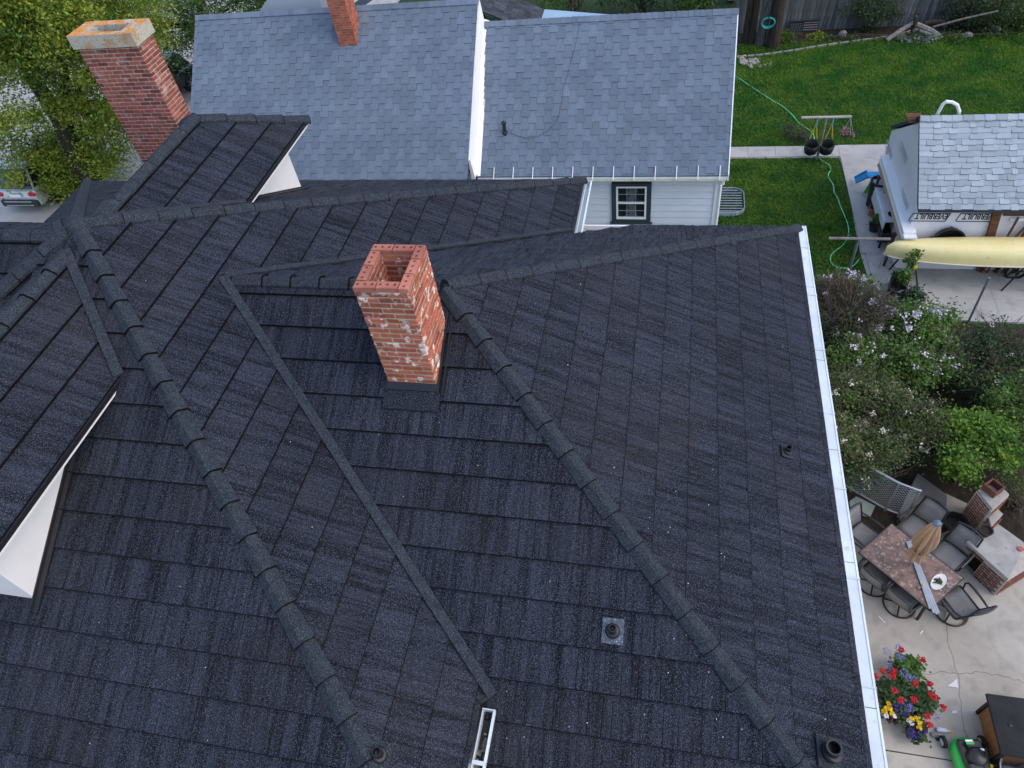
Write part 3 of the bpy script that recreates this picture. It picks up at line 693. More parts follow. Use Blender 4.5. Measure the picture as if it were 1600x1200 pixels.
# window
x0,x1,z0,z1 = WIN; wn = MB()
for (cx,cz,w,h) in ((x0+.065,(z0+z1)/2,.13,z1-z0),(x1-.065,(z0+z1)/2,.13,z1-z0),((x0+x1)/2,z1-.05,x1-x0-.26,.10),((x0+x1)/2,z0+.06,x1-x0-.26,.12)): wn.box((cx,wy-.045,cz),(w,.05,h))
wn.box(((x0+x1)/2,wy-.06,z0-.012),(x1-x0+.10,.10,.035)); win = wn.build('window', M_TRIMD, nb)
a0,a1,b0,b1 = x0+.13,x1-.13,z0+.12,z1-.10; fr = MB()
for (cx,cz,w,h) in ((a0+.025,(b0+b1)/2,.05,b1-b0),(a1-.025,(b0+b1)/2,.05,b1-b0),((a0+a1)/2,b1-.025,a1-a0-.1,.05),((a0+a1)/2,b0+.03,a1-a0-.1,.06),((a0+a1)/2,(b0+b1)/2,a1-a0-.1,.045)): fr.box((cx,wy-.05,cz),(w,.045,h))
fr.build('window_frame', M_WHITE, win)
mu = MB()
for k in (1,2): mu.box((a0+.05+(a1-a0-.1)*k/3,wy-.036,(b0+b1)/2),(.010,.010,b1-b0-.1))
for q in (.25,.75): mu.box(((a0+a1)/2,wy-.036,b0+(b1-b0)*q),(a1-a0-.1,.010,.010))
mu.build('muntins', M_GALV0, win)
for (lo,hi) in ((b0+.06,(b0+b1)/2-.022),((b0+b1)/2+.022,b1-.05)):
    p = MB(); p.box(((a0+a1)/2,wy-.026,(lo+hi)/2),(a1-a0-.1,.006,hi-lo)); p.build('pane', M_GLASS, win)
cu = MB(); n = 10
for k in range(n):
    t0,t1 = k/n,(k+1)/n; wd = lambda t: .07+.10*abs(math.cos(t*PI*1.0))**1.3
    cu.add([((a0+a1)/2-wd(t0),wy-.031+.003*(k%2),b0+.06+(b1-b0-.11)*t0),((a0+a1)/2+wd(t0),wy-.031,b0+.06+(b1-b0-.11)*t0),((a0+a1)/2+wd(t1),wy-.031,b0+.06+(b1-b0-.11)*t1),((a0+a1)/2-wd(t1),wy-.031+.003*((k+1)%2),b0+.06+(b1-b0-.11)*t1)],[(0,1,2,3)])
cu.build('curtain', M_CURT, win)
# gutter and brackets
ng = MB(); gx0,gx1 = -5.40,1.47
ng.extrude([(0,-.10),(.10,-.10),(.13,0),(.118,0),(.095,-.088),(.012,-.088),(.012,0),(0,0)],(gx1,NY-.03,3.30),(gx0,NY-.03,3.30))
ngo = ng.build('gutter', M_WHITE, nb)
m = MB(); m.box(((gx0+gx1)/2,NY-.10,3.235),(gx1-gx0-.1,.07,.006)); m.build('gutter_bed', mat('gutter_moss',(.26,.32,.22),.9,(.35,.38,.30),5), ngo)
for i in range(12):
    x = gx1-.22-i*.56
    m = MB(); m.tube([(x,NY-.14,3.27),(x,NY-.12,3.31),(x,NY+.13,3.53)], .012, 5); m.build('gutter_bracket', M_WHITE, ngo)
m = MB(); m.tube([(1.36,NY-.10,3.2),(1.36,NY-.10,3.12),(1.33,wy-.07,3.0),(1.33,wy-.07,.1)], .035, 8); m.build('downspout', M_WHITE, nb)
# chimney and vent
def simple_chimney(x0,y0,w,d,zb,zt,mt,parent):
    c = MB(); c.box((x0+w/2,y0+d/2,(zb+zt)/2),(w-.016,d-.016,zt-zb)); co = c.build('chimney', M_MORT, parent); J = MB(); z = zb; r = 0
    while z < zt:
        for fx in (0,1):
            n = 3; off = (r%2)*.5
            for i in range(-1,n+1):
                a = max(0,(i+off)/n)*w; b = min(1,(i+1+off)/n)*w
                if b-a > .03: J.box((x0+(a+b)/2,y0+.0475 if fx == 0 else y0+d-.0475,z+.0285),(b-a-.011,.095,.0565))
                a = max(0,(i+1-off)/n)*d; b = min(1,(i+2-off)/n)*d
                if b-a > .03: J.box((x0+w-.0475 if fx == 0 else x0+.0475,y0+(a+b)/2,z+.0285),(.095,b-a-.011,.0565))
        z += .067; r += 1
    o = J.build('brick_courses', mt, co); o['kind'] = 'stuff'; return co
simple_chimney(-9.62,19.33,.54,.60,5.9,8.4,M_ORB,nb)
vp = V3(-4.66,17.8,4.14); m = MB(); m.lathe([(.075,-.05),(.075,.02),(.055,.05),(.05,.26),(.07,.27),(.07,.33),(.03,.36)], vp, 12); m.build('vent_pipe', M_PIPE, nb)
cb0 = lambda px,py: (lambda r: V3(0,0,CAM_H)+r*(((V3(0,NY,3.35)-V3(0,0,CAM_H))@NN_)/(NN_@r)))(ray(px,py))+NN_*.03
NN_ = nrm((0,-(6.21-3.35)/(NRY-NY),1))
m = MB(); m.tube([cb0(*q) for q in ((906,34),(902,60),(894,92),(886,120),(880,142),(878,160),(873,182),(866,195),(855,206),(840,214),(824,217),(810,213),(800,209),(792,206))],.004,5,cap=False); m.build('roof_cable', M_PIPE, nb)
# rear wing with charcoal shingles, flat pale sheet roof
def shake_field(P, nu, nv, mt, parent, name):
    """rows of small shingles over a quad P0(top left) P1(top right) P2(bottom right) P3(bottom left)"""
    P = [np.array(p,float) for p in P]; J = MB(); Nn = nrm(np.cross(P[1]-P[0],P[3]-P[0])); Nn = Nn if Nn[2] > 0 else -Nn
    for j in range(nv):
        L = lambda t: P[0]+(P[3]-P[0])*t; R = lambda t: P[1]+(P[2]-P[1])*t
        o = random.random()
        for i in range(-1,nu):
            a = min(max((i+o)/nu,0),1); b = min(max((i+1+o)/nu-.004,0),1); h = random.uniform(.01,.02)
            if b-a < .002: continue
            q = [L(j/nv)+(R(j/nv)-L(j/nv))*a, L(j/nv)+(R(j/nv)-L(j/nv))*b, L((j+1)/nv)+(R((j+1)/nv)-L((j+1)/nv))*b, L((j+1)/nv)+(R((j+1)/nv)-L((j+1)/nv))*a]
            J.add([q[0],q[1],q[2]+Nn*h,q[3]+Nn*h,q[3]-Nn*.005,q[2]-Nn*.005],[(0,1,2,3),(3,2,5,4)])
    o = J.build(name, mt, parent, fix=False); o['kind'] = 'stuff'; return o
rw = MB(); rw.prism([(-9.4,20.3),(-4.3,20.3),(-4.3,21.9),(-9.4,21.9)],0,5.5); rwo = rw.build('rear_wing', M_SIDE, nb)
rr = MB(); rr.add([(-7.6,20.3,7.45),(-7.6,22,7.45),(-4.0,22,5.76),(-4.0,20.3,5.76),(-11.2,20.3,5.76),(-11.2,22,5.76)],[(0,1,2,3),(1,0,4,5)]); rr.build('rear_roof', M_TBUTT, rwo, fix=False)
shake_field([(-7.6,22,7.47),(-7.6,20.3,7.47),(-4.0,20.3,5.78),(-4.0,22,5.78)],9,22,M_DKSH,rwo,'rear_shingles')
lm = MB(); lm.hexa([(-4.0,20.6,5.5),(-1.0,20.6,5.4),(-1.0,21.4,5.4),(-4.0,21.9,5.5),(-4.0,20.6,5.80),(-1.0,20.6,5.62),(-1.0,21.4,5.66),(-4.0,21.9,5.84)]); lm.build('sheet_roof', M_BLUEROOF, nb)
lm = MB(); lm.hexa([(-13.6,20.6,5.9),(-10.6,20.6,5.9),(-10.6,23,5.9),(-13.6,23,5.9),(-12.1,21,7.1),(-10.6,21,7.1),(-10.6,23,7.1),(-12.1,23,7.1)]); lm.build('metal_roof', mat('grey_roof_metal',(.30,.33,.37),.5,metal=.2), nb)
# window well at the east wall
ww = thing('window_well', 'galvanised corrugated window well beside the white sided house', 'window well', (1.8,20.3,0))
m = MB(); cx0, cx1, cy0, cy1 = 1.3, 2.38, 19.75, 21.15; rr_ = .35; path = [(cx0,cy0)]
for k in range(9): q = -PI/2+PI/2*k/8; path.append((cx1-rr_+rr_*math.cos(q), cy0+rr_+rr_*math.sin(q)))
for k in range(9): q = PI/2*k/8; path.append((cx1-rr_+rr_*math.cos(q), cy1-rr_+rr_*math.sin(q)))
path.append((cx0,cy1)); n = len(path); prof = [(z*.035-.9, .02*(z%2)) for z in range(0,31)]; vs = []
for (z,o_) in prof:
    for (x,y) in path: 
        dx, dy = x-1.5, y-(cy0+cy1)/2; l = math.hypot(dx,dy); vs.append((x+dx/l*o_, y+dy/l*o_, z))
m.add(vs, [(j*n+i,j*n+i+1,(j+1)*n+i+1,(j+1)*n+i) for j in range(len(prof)-1) for i in range(n-1)])
M_GALV = mat('galvanised_steel', (.42,.45,.48), .38, (.33,.36,.39), 5, metal=.7)
m.build('corrugated_wall', M_GALV, ww, smooth=False)
m = MB(); m.tube([(x,y,.16) for x,y in path], .018, 6); m.build('rim', M_GALV, ww)
m = MB(); m.prism([(cx0,cy0+.02)]+path[1:-1]+[(cx0,cy1-.02)],.005,.012); m.build('well_floor', mat('well_gravel',(.03,.03,.03),.95,(.07,.07,.07),30), ww)
for i in range(9):
    y = cy0+.12+i*(cy1-cy0-.24)/8; m = MB(); m.tube([(cx0+.02,y,.13),(cx1-.06-(.12 if i in (0,8) else 0),y,.13)], .017, 5); m.build('grate_bar', M_GALV, ww)

# ------------------------------------------------------------------ half finished garage in white house wrap
M_LAM = mat('pale_laminate_shingle', (.33,.375,.405), .9, (.27,.31,.34), 1.2, rnd=.16, isl=.16, bump=.003, bscale=120, speck=(.44,.48,.51), sscale=45, slo=.52, shi=.7, samt=.5, world=True)
M_WRAP = mat('house_wrap', (.76,.735,.75), .5, (.68,.655,.68), 1.2, bump=.006, bscale=3)
M_INK = mat('printed_ink', (.03,.03,.035), .6)
M_INKF = mat('faint_printed_ink',(.52,.51,.53),.6)
M_RUST = mat('rusty_wood', (.10,.042,.020), .85, (.17,.075,.035), 4, lo=.4, hi=.62, stretch=(1,1,6), bump=.004, bscale=12)
M_TANW = mat('bare_plywood', (.52,.38,.25), .8, (.42,.29,.18), 6, stretch=(8,1,8))
ga = thing('garage', 'unfinished garage in white house wrap with pale grey shingles', 'garage', (10,19,0))
GX, GY0, GZ0, GYR, GZR = 6.42, 17.05, 2.18, 19.20, 3.62
m = MB(); m.prism([(GX+.02,17.25),(17,17.25),(17,21.2),(GX+.02,21.2)],0,2.10); zz = GZR-.12
m.add([(GX+.02,17.25,2.1),(GX+.02,21.2,2.1),(GX+.02,GYR,zz-.06),(17,17.25,2.1),(17,21.2,2.1),(17,GYR,zz-.06)],[(0,2,1),(3,4,5)]); m.build('wall', M_WRAP, ga)
m = MB(); yb = 2*GYR-GY0
m.add([(GX,GY0,GZ0),(17.3,GY0,GZ0),(17.3,GYR,GZR),(GX,GYR,GZR),(GX,yb,GZ0),(17.3,yb,GZ0),(GX,GY0,GZ0-.1),(17.3,GY0,GZ0-.1),(17.3,GYR,GZR-.1),(GX,GYR,GZR-.1),(GX,yb,GZ0-.1),(17.3,yb,GZ0-.1)],[(0,1,2,3),(3,2,5,4),(6,9,8,7),(9,10,11,8),(0,6,7,1),(4,5,11,10),(1,7,8,2),(2,8,11,5),(0,3,9,6),(3,4,10,9)])
gr = m.build('roof', M_TBUTT, ga)
sl = nrm((0,GYR-GY0,GZR-GZ0)); Ls = math.hypot(GYR-GY0,GZR-GZ0); Nn = np.cross((1,0,0), sl); rg = random.Random(12); J = MB(); used = 0
rows = 16; ee = Ls/rows
for r in range(rows):
    x = GX-.01; k = 0
    while x < 17.3:
        w = rg.choice((.13,.17,.22,.28,.34)); hi = .012 if k%2 else 0; k += 1; x2 = min(x+w,17.3)
        a = V3(x,GY0,GZ0)+sl*(r*ee); b = V3(x2,GY0,GZ0)+sl*(r*ee); up = sl*(ee+.012); dn = -sl*(.022 if hi else 0); q = rg.uniform(0,.003)
        h0 = Nn*(.012+hi+q); h1 = Nn*(.003)
        M_ = MB() if (used < 290 and x < 10.3) else J
        M_.add([a+dn+h0,b+dn+h0,b+up+h1,a+up+h1,a+dn,b+dn,b+up,a+up],[(0,1,2,3)],mi=0); M_.add([a+dn+h0,b+dn+h0,b+up+h1,a+up+h1,a+dn,b+dn,b+up,a+up],[(4,5,1,0),(5,6,2,1),(7,4,0,3)],mi=1)
        if M_ is not J: M_.build('shingle', [M_LAM,M_TBUTT], gr, fix=False); used += 1
        x = x2+.002
o = J.build('shingle_field', [M_LAM,M_TBUTT], gr, fix=False); o['kind'] = 'stuff'
n = 42; J = MB()
for i in range(n):
    x = GX+(17.3-GX)*i/n; w = (17.3-GX)/n*1.02; h = random.uniform(0,.006)
    for sy in (-1,1):
        a = V3(x,GYR,GZR+.03+h); b = V3(x,GYR+sy*.15,GZR-.055+h); J.add([a,a+V3(w,0,-.01),b+V3(w,0,-.01),b],[(0,1,2,3)] if sy < 0 else [(3,2,1,0)])
o = J.build('ridge_shingles', M_LAM, gr, fix=False); o['kind'] = 'stuff'
# printed wrap lettering, upside down as the roll was hung
def letter_run(x, z, h, word, parent, y=17.25-.004, east=None):
    cv = bpy.data.curves.new('wrap_print','FONT'); cv.body = word; cv.size = h*1.35; cv.extrude = 0; cv.offset = .008; cv.align_x = 'LEFT'
    tmp = bpy.data.objects.new('tmp', cv); COL.objects.link(tmp); bpy.context.view_layer.update()
    me = bpy.data.meshes.new_from_object(tmp.evaluated_get(bpy.context.evaluated_depsgraph_get())); bpy.data.objects.remove(tmp)
    me.materials.clear(); me.materials.append(M_INK)
    w = max(v.co.x for v in me.vertices); vs = np.array([v.co[:] for v in me.vertices])
    m = MB(); me2 = MB(); fs = [tuple(p.vertices) for p in me.polygons]
    sx = .80/w; 
    def put(u, v): # u along, v up, rotated 180
        u, v = .80-u, -v
        if east is None: return (x+u, y, z+v)
        return (east, x-u, z+v)
    m.add([put(p[0]*sx, p[1]-.0) for p in vs], fs)
    b = .03; sk = .06
    for (u0,v0,u1,v1) in ((-.05,-.03,.85,-.03),(-.05+sk,h+.035,.85+sk,h+.035),(-.05,-.03,-.05+sk,h+.035),(.85,-.03,.85+sk,h+.035)):
        hor = abs(v0-v1) < .01
        m.add([put(u0,v0),put(u1,v1),put(u1+(0 if hor else b),v1+(b if hor else 0)),put(u0+(0 if hor else b),v0+(b if hor else 0))],[(0,1,2,3)])
    o = m.build('wrap_print', M_INK if east is None else M_INKF, parent, fix=False); return o
for (x,z) in ((6.47,1.90),(7.62,1.90),(11.3,1.90),(6.6,.90),(8.1,.90),(11.5,.90)):
    letter_run(x, z, .18, 'EVERBUILT', ga)
for (y,z) in ((18.3,1.7),(19.6,2.4),(20.9,1.7),(18.0,.8),(19.9,.9)): letter_run(y+.4, z, .15, 'EVERBUILT', ga, east=GX+.014)
m = MB(); m.box((8.50,17.21,1.05),(.20,.10,2.1),ax=(nrm((1,0,.14)),V3(0,1,0),nrm((-.14,0,1)))); m.build('rough_post', M_RUST, ga)
m = MB(); m.box((9.9,17.22,1.99),(2.7,.07,.20)); m.build('rusty_header', M_RUST, ga)
m = MB(); m.box((9.95,17.20,1.78),(2.4,.05,.08)); m.build('header_trim', M_WHITE, ga)
m = MB(); m.box((GX-.03,19.35,3.55),(.5,.12,.02)); m.box((GX-.02,19.5,3.42),(.4,.5,.02)); m.build('gable_stub', M_RUST, ga)
# stuff leaning in the open bay
for i,(xa,xb) in enumerate(((8.62,9.25),(8.78,8.88),(9.0,9.4),(9.16,9.2),(9.38,9.5))):
    m = MB(); m.cbox(((xa+xb)/2,17.12,.95),(.05,.05,1.9),.006,ax=(nrm((1,0,-(xb-xa)/1.9)),V3(0,1,0),nrm(((xb-xa)/1.9,0,1))))
    o = m.build('leaning_timber', M_RUST); tag(o, ['brown timber leaning furthest over against the garage wall','thin brown timber just right of the rough post','brown timber slanting behind the canoe','upright brown timber against the garage wall','brown timber at the frame edge by the garage'][i], 'timber', 'timbers leaning on the garage')
for k,z in enumerate((.55,.95,1.35)):
    pass
# white ring of pipe on the far slope
cp = gp(1470,178,3.7); m = MB(); m.tube([(cp[0]+.0,GYR+.25,3.45),(cp[0]+.05,GYR+.2,3.85),(cp[0]+.1,GYR+.18,3.93),(cp[0]+.25,GYR+.18,3.91),(cp[0]+.4,GYR+.2,3.82),(cp[0]+.52,GYR+.22,3.62),(cp[0]+.55,GYR+.25,3.42)], .045, 8); m.build('bent_vent', M_WHITE, ga)
# ------------------------------------------------------------------ foliage helpers
def quads_mesh(name, C, A, B, mt, parent=None):
    """N leaf quads: centre C, half axes A and B"""
    n = len(C); v = np.empty((n,4,3)); v[:,0] = C-A; v[:,1] = C-B*.9+A*.1; v[:,2] = C+A; v[:,3] = C+B*.9+A*.1
    me = bpy.data.meshes.new(name); me.vertices.add(4*n); me.vertices.foreach_set('co', v.reshape(-1).astype(np.float32))
    me.loops.add(4*n); me.loops.foreach_set('vertex_index', np.arange(4*n, dtype=np.int32))
    me.polygons.add(n); me.polygons.foreach_set('loop_start', np.arange(0,4*n,4,dtype=np.int32)); me.polygons.foreach_set('loop_total', np.full(n,4,np.int32))
    me.materials.append(mt); me.update(calc_edges=True); me.validate(); return link(name, me, parent)
def rdir(n, rg): v = rg.normal(size=(n,3)); return v/np.linalg.norm(v,axis=1,keepdims=True)
def leaf_axes(n, L, Wd, rg, flat=.6):
    a = rdir(n, rg); a[:,2] *= (1-flat); a /= np.linalg.norm(a,axis=1,keepdims=True)
    nn = rdir(n, rg)*.9; nn[:,2] = np.abs(nn[:,2])+flat; b = np.cross(nn, a); b /= np.linalg.norm(b,axis=1,keepdims=True)
    s = rg.uniform(.65,1.25,size=(n,1)); return a*L*s/2, b*Wd*s/2
def clump_points(ells, n, sd, rg, nclump=None, shell=.45):
    """leaf positions gathered in clumps through the ellipsoids"""
    vol = np.array([e[1][0]*e[1][1]*e[1][2] for e in ells]); vol = vol**.75; pr = vol/vol.sum(); nclump = nclump or max(8, n//70)
    idx = rg.choice(len(ells), size=nclump, p=pr); d = rdir(nclump, rg); r = (shell+(1-shell)*rg.random((nclump,1)))
    cc = np.array([ells[i][0] for i in idx])+d*r*np.array([ells[i][1] for i in idx])
    w = rg.random(nclump)**1.5+.15; k = rg.choice(nclump, size=n, p=w/w.sum()); s = (rg.random((nclump,1))*.9+.5)*sd
    P = cc[k]+rg.normal(size=(n,3))*s[k]*np.array([1,1,.7]); return P, cc
def leaf_mat(name, col, col2, isl=.38, hue=.025):
    m = mat(name, col, .55, col2, .9, lo=.4, hi=.6, isl=isl, hue=hue, spec=.25); nt = m.node_tree
    b = nt.nodes['Principled BSDF']; tr = nt.nodes.new('ShaderNodeBsdfTranslucent'); mx = nt.nodes.new('ShaderNodeMixShader'); mx.inputs[0].default_value = .35
    src = b.inputs['Base Color'].links[0].from_socket; nt.links.new(src, tr.inputs['Color'])
    out = nt.nodes['Material Output']; nt.links.new(b.outputs[0], mx.inputs[1]); nt.links.new(tr.outputs[0], mx.inputs[2]); nt.links.new(mx.outputs[0], out.inputs[0]); return m
M_BARK = mat('bark', (.055,.042,.030), .95, (.025,.019,.014), 3, stretch=(6,6,1), bump=.02, bscale=9)
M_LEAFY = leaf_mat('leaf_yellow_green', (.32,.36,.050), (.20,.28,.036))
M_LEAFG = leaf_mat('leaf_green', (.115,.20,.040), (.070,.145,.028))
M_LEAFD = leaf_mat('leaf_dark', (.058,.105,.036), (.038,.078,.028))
M_LEAFB = leaf_mat('leaf_bright', (.15,.27,.030), (.095,.20,.026))
M_LEAFO = leaf_mat('leaf_olive', (.115,.155,.048), (.075,.115,.036))
M_TWIG = mat('twig_brown', (.12,.095,.07), .95, (.075,.058,.042), 8, isl=.4)
M_LIL = mat('lilac_bloom', (.50,.44,.54), .8, (.56,.53,.50), 2., isl=.25)
M_CREAM = mat('cream_bloom', (.60,.56,.46), .8, (.50,.44,.36), 3, isl=.3)
def tree(name, label, base, trunks, ells, n, L, Wd, mt, group=None, sd=.5, extra=None, seed=1, shell=.45, cat='tree', crown='crown', flat=.5, nclump=None):
    rg = np.random.default_rng(seed); t = thing(name, label, cat, base, group)
    tm = MB()
    for path, r0, r1 in trunks:
        k = len(path); tm.tube(path, [r0+(r1-r0)*i/(k-1) for i in range(k)], 8)
    P, cc = clump_points(ells, n, sd, rg, nclump, shell)
    if trunks:
        ends = [np.array(p[-1]) for p,_,_ in trunks]+[np.array(p[len(p)//2]) for p,_,_ in trunks]
        for c in cc[::max(1,len(cc)//60)]:
            e = min(ends, key=lambda q: np.linalg.norm(q-c)); mid = (e+c)/2+rg.normal(size=3)*.15; tm.tube([e,mid,c],[.05*max(1,L*6),.03*max(1,L*6),.01],4,cap=False)
        o = tm.build('trunk', M_BARK, t, smooth=True)
    A, B = leaf_axes(n, L, Wd, rg, flat); o = quads_mesh(crown, P, A, B, mt, t)
    if extra:
        for (nm, n2, l2, w2, m2, sd2) in extra:
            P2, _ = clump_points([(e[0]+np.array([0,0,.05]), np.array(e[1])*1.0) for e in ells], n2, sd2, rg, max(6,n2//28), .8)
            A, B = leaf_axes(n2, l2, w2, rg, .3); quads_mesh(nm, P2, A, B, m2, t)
    return t
def E_(px, py, z, r): return (gp(px,py,z), np.array(r if hasattr(r,'__len__') else (r,r,r*.8), float))
def Ey(px, py, y, r): return (gy(px,py,y), np.array(r if hasattr(r,'__len__') else (r,r,r*.8), float))

# pavement on the street side
pv = MB(); pv.prism([(-22.7,-20),(-15.5,-20),(-15.5,90),(-22.7,90)],0,.12); struct(pv.build('pavement', M_CONC2))
# big maple on the street side
tb = gp(150,292)*.97; tb[2] = .1
p_ = lambda px,py,k=1.: np.array([*(gy(px,py,tb[1]*k))])
tree('maple_tree', 'large loose maple with yellow green leaves between the street and the brick chimney', tb,
     [([tb,p_(118,240),p_(96,190),p_(70,150),p_(40,110)],.42,.22),([p_(75,155),p_(40,92),p_(0,40),p_(-60,-10)],.20,.08),([p_(96,190),p_(60,130),p_(20,90),p_(-30,70)],.17,.06),([p_(105,210),p_(100,110),p_(75,20),p_(60,-50)],.20,.06),([p_(112,228),p_(60,230),p_(20,260)],.10,.04),([p_(90,180),p_(140,120),p_(150,60)],.12,.05)],
     [Ey(20,20,tb[1]*1.015,(2.6,2.6,1.9)),Ey(100,60,tb[1]*1.035,(2.2,2.2,1.7)),Ey(30,130,tb[1]*0.984,(2.0,2.0,1.4)),Ey(130,150,tb[1]*1.015,(1.6,1.8,1.3)),Ey(170,190,tb[1]*1.046,(1.1,1.4,1.0)),Ey(130,255,tb[1]*1.015,(1.6,1.3,.9)),Ey(60,225,tb[1]*0.995,(1.2,1.2,.7)),Ey(190,30,tb[1]*1.096,(1.8,2,1.5)),Ey(-30,-40,tb[1]*1.015,(3,3,2)),Ey(85,-30,tb[1]*1.015,(2.8,3,2)),Ey(90,290,tb[1]*0.984,(.8,.8,.5)),Ey(60,262,tb[1]*.98,(1.1,1.1,.6)),Ey(115,285,tb[1]*1.0,(1.0,1.0,.6)),Ey(165,235,tb[1]*1.02,(1.0,1.2,.9)),Ey(10,225,tb[1]*0.974,(1.0,1.0,.8)),Ey(150,95,tb[1]*1.015,(1.6,1.8,1.3))],
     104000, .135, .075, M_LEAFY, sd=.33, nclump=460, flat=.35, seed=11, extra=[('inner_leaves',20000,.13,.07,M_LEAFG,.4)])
tree('maple_tree', 'darker green maple behind the brick chimney and the roof ridge next door', gp(330,120), [([gp(330,120),gy(318,40,29.),gy(310,-40,29.)],.28,.12)],
     [Ey(270,30,29,(2.0,2,1.5)),Ey(350,15,30,(2.4,2.4,1.6)),Ey(230,10,30,(1.6,2,1.4)),Ey(440,0,32,(2.2,2,1.6)),Ey(300,75,28.5,(1.0,1.0,1.)),Ey(380,-40,30,(3,3,2))],
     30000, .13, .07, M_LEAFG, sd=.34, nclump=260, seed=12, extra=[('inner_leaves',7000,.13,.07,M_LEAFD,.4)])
# cars on the street
M_GLS = mat('car_glass', (.012,.016,.022), .05, spec=.9); M_TYRE = mat('tyre_rubber', (.014,.014,.015), .85); M_RIM = mat('alloy_rim', (.35,.36,.37), .35, metal=.8); M_RED = mat('tail_lamp', (.45,.02,.02), .25); M_BLK = mat('black_plastic', (.016,.017,.019), .5, spec=.4); M_CHR = mat('bright_trim', (.62,.63,.64), .25, metal=.8)
def car(x, y, rz, paint, label, L=4.6, Wd=1.85):
    t = thing('parked_car', label, 'car', (0,0,0), 'cars parked along the street')
    b = MB(); prof = [(-2.3,.35),(-2.3,.75),(-2.22,1.0),(-1.55,1.08),(1.0,1.05),(1.9,.92),(2.25,.75),(2.3,.4)]   # y forward
    n = len(prof); w = Wd/2
    secs = [(-w,0),(-w*.96,.03),(w*.96,.03),(w,0)]
    vs = []; 
    for sx,k in ((-1,1.),(1,1.)):
        for (yy,zz) in prof: vs.append((sx*w*(1 if zz < .9 else .95), yy, zz))
    b.add(vs, [tuple(range(n))[::-1], tuple(range(n,2*n))]+[(i,(i+1)%n,n+(i+1)%n,n+i) for i in range(n)])
    o = b.build('body', paint, t); bv = o.modifiers.new('b','BEVEL'); bv.width = .09; bv.segments = 3; bv.limit_method = 'ANGLE'
    ro = MB(); q = [(-2.12,1.04),(-1.75,1.66),(.15,1.70),(1.0,1.04)]; n = 4; vs = [(sx*w*(.93 if zz < 1.2 else .78), yy, zz) for sx in (-1,1) for yy,zz in q]
    ro.add(vs, [(0,1,2,3),(7,6,5,4)]+[(i,(i+1)%n,n+(i+1)%n,n+i) for i in range(n)]); g_ = ro.build('window', M_GLS, t); 
    rf = MB(); rf.cbox((0,-.8,1.71),(w*1.52,1.98,.07),.03); 
    rf.build('roof', paint, t)
    for sx in (-1,1):
        for (ya,yb2) in ((-2.12,-1.75),(.15,1.0)): 
            pl = MB(); za,zb2 = (1.04,1.68) if ya < 0 else (1.69,1.04); pl.tube([(sx*w*(.94 if za < 1.2 else .79),ya,za),(sx*w*(.94 if zb2 < 1.2 else .79),yb2,zb2)],.045,6); pl.build('pillar', paint, t)
        pl = MB(); pl.tube([(sx*w*.94,-.75,1.04),(sx*w*.79,-.8,1.69)],.04,6); pl.build('pillar', M_BLK, t)
        tl = MB(); tl.cbox((sx*w*.82,-2.27,.86),(.30,.12,.17),.04); tl.build('tail_light', M_RED, t)
        hl = MB(); hl.cbox((sx*w*.78,2.2,.70),(.34,.16,.13),.04); hl.build('headlight', M_CHR, t)
        for yy in (-1.45,1.42):
            wh = MB(); ax = (V3(0,1,0),V3(0,0,1),V3(1,0,0)); wh.lathe([(.20,-.11),(.33,-.11),(.35,-.06),(.35,.06),(.33,.11),(.20,.11)],(sx*(w-.08),yy,.35),20,ax=ax); wo = wh.build('wheel', M_TYRE, t)
            ri = MB(); ri.lathe([(.02,-.10),(.21,-.10),(.21,.10),(.02,.10)],(sx*(w-.07),yy,.35),14,ax=ax); ri.build('rim', M_TYRE, wo)
            for k in range(6): 
                sp = MB(); a = k*PI/3; c, s = math.cos(a), math.sin(a); sp.box((sx*(w+.035),yy+c*.11,.35+s*.11),(.02,.2,.045),ax=(V3(1,0,0),V3(0,c,s),V3(0,-s,c))); sp.build('spoke', M_RIM, wo)
    bm_ = MB(); bm_.cbox((0,-2.30,.50),(Wd*.96,.16,.30),.05); bm_.cbox((0,2.30,.48),(Wd*.94,.14,.26),.05); bm_.build('bumper', M_BLK, t) if False else None
    for (yy,d) in ((-2.30,.18),(2.28,.16)):
        q = MB(); q.cbox((0,yy,.50),(Wd*.96,d,.30),.05); q.build('bumper', M_BLK, t)
    for zz in (.44,.60):
        q = MB(); q.box((0,-2.395,zz),(Wd*.7,.02,.035)); q.build('bumper_trim', M_CHR, t)
    q = MB(); q.box((0,-2.335,.84),(.52,.03,.13)); q.build('number_plate', M_WHITE, t)
    t.location = (x,y,.004); t.rotation_euler = (0,0,rz); return t
car(-25.35,21.95,0,mat('silver_paint',(.50,.52,.54),.3,metal=.4),'silver estate car half hidden under the big maple')
car(-24.2,28.45,PI,mat('black_paint',(.012,.013,.015),.25,spec=.6),'black car parked behind the tall brick chimney')

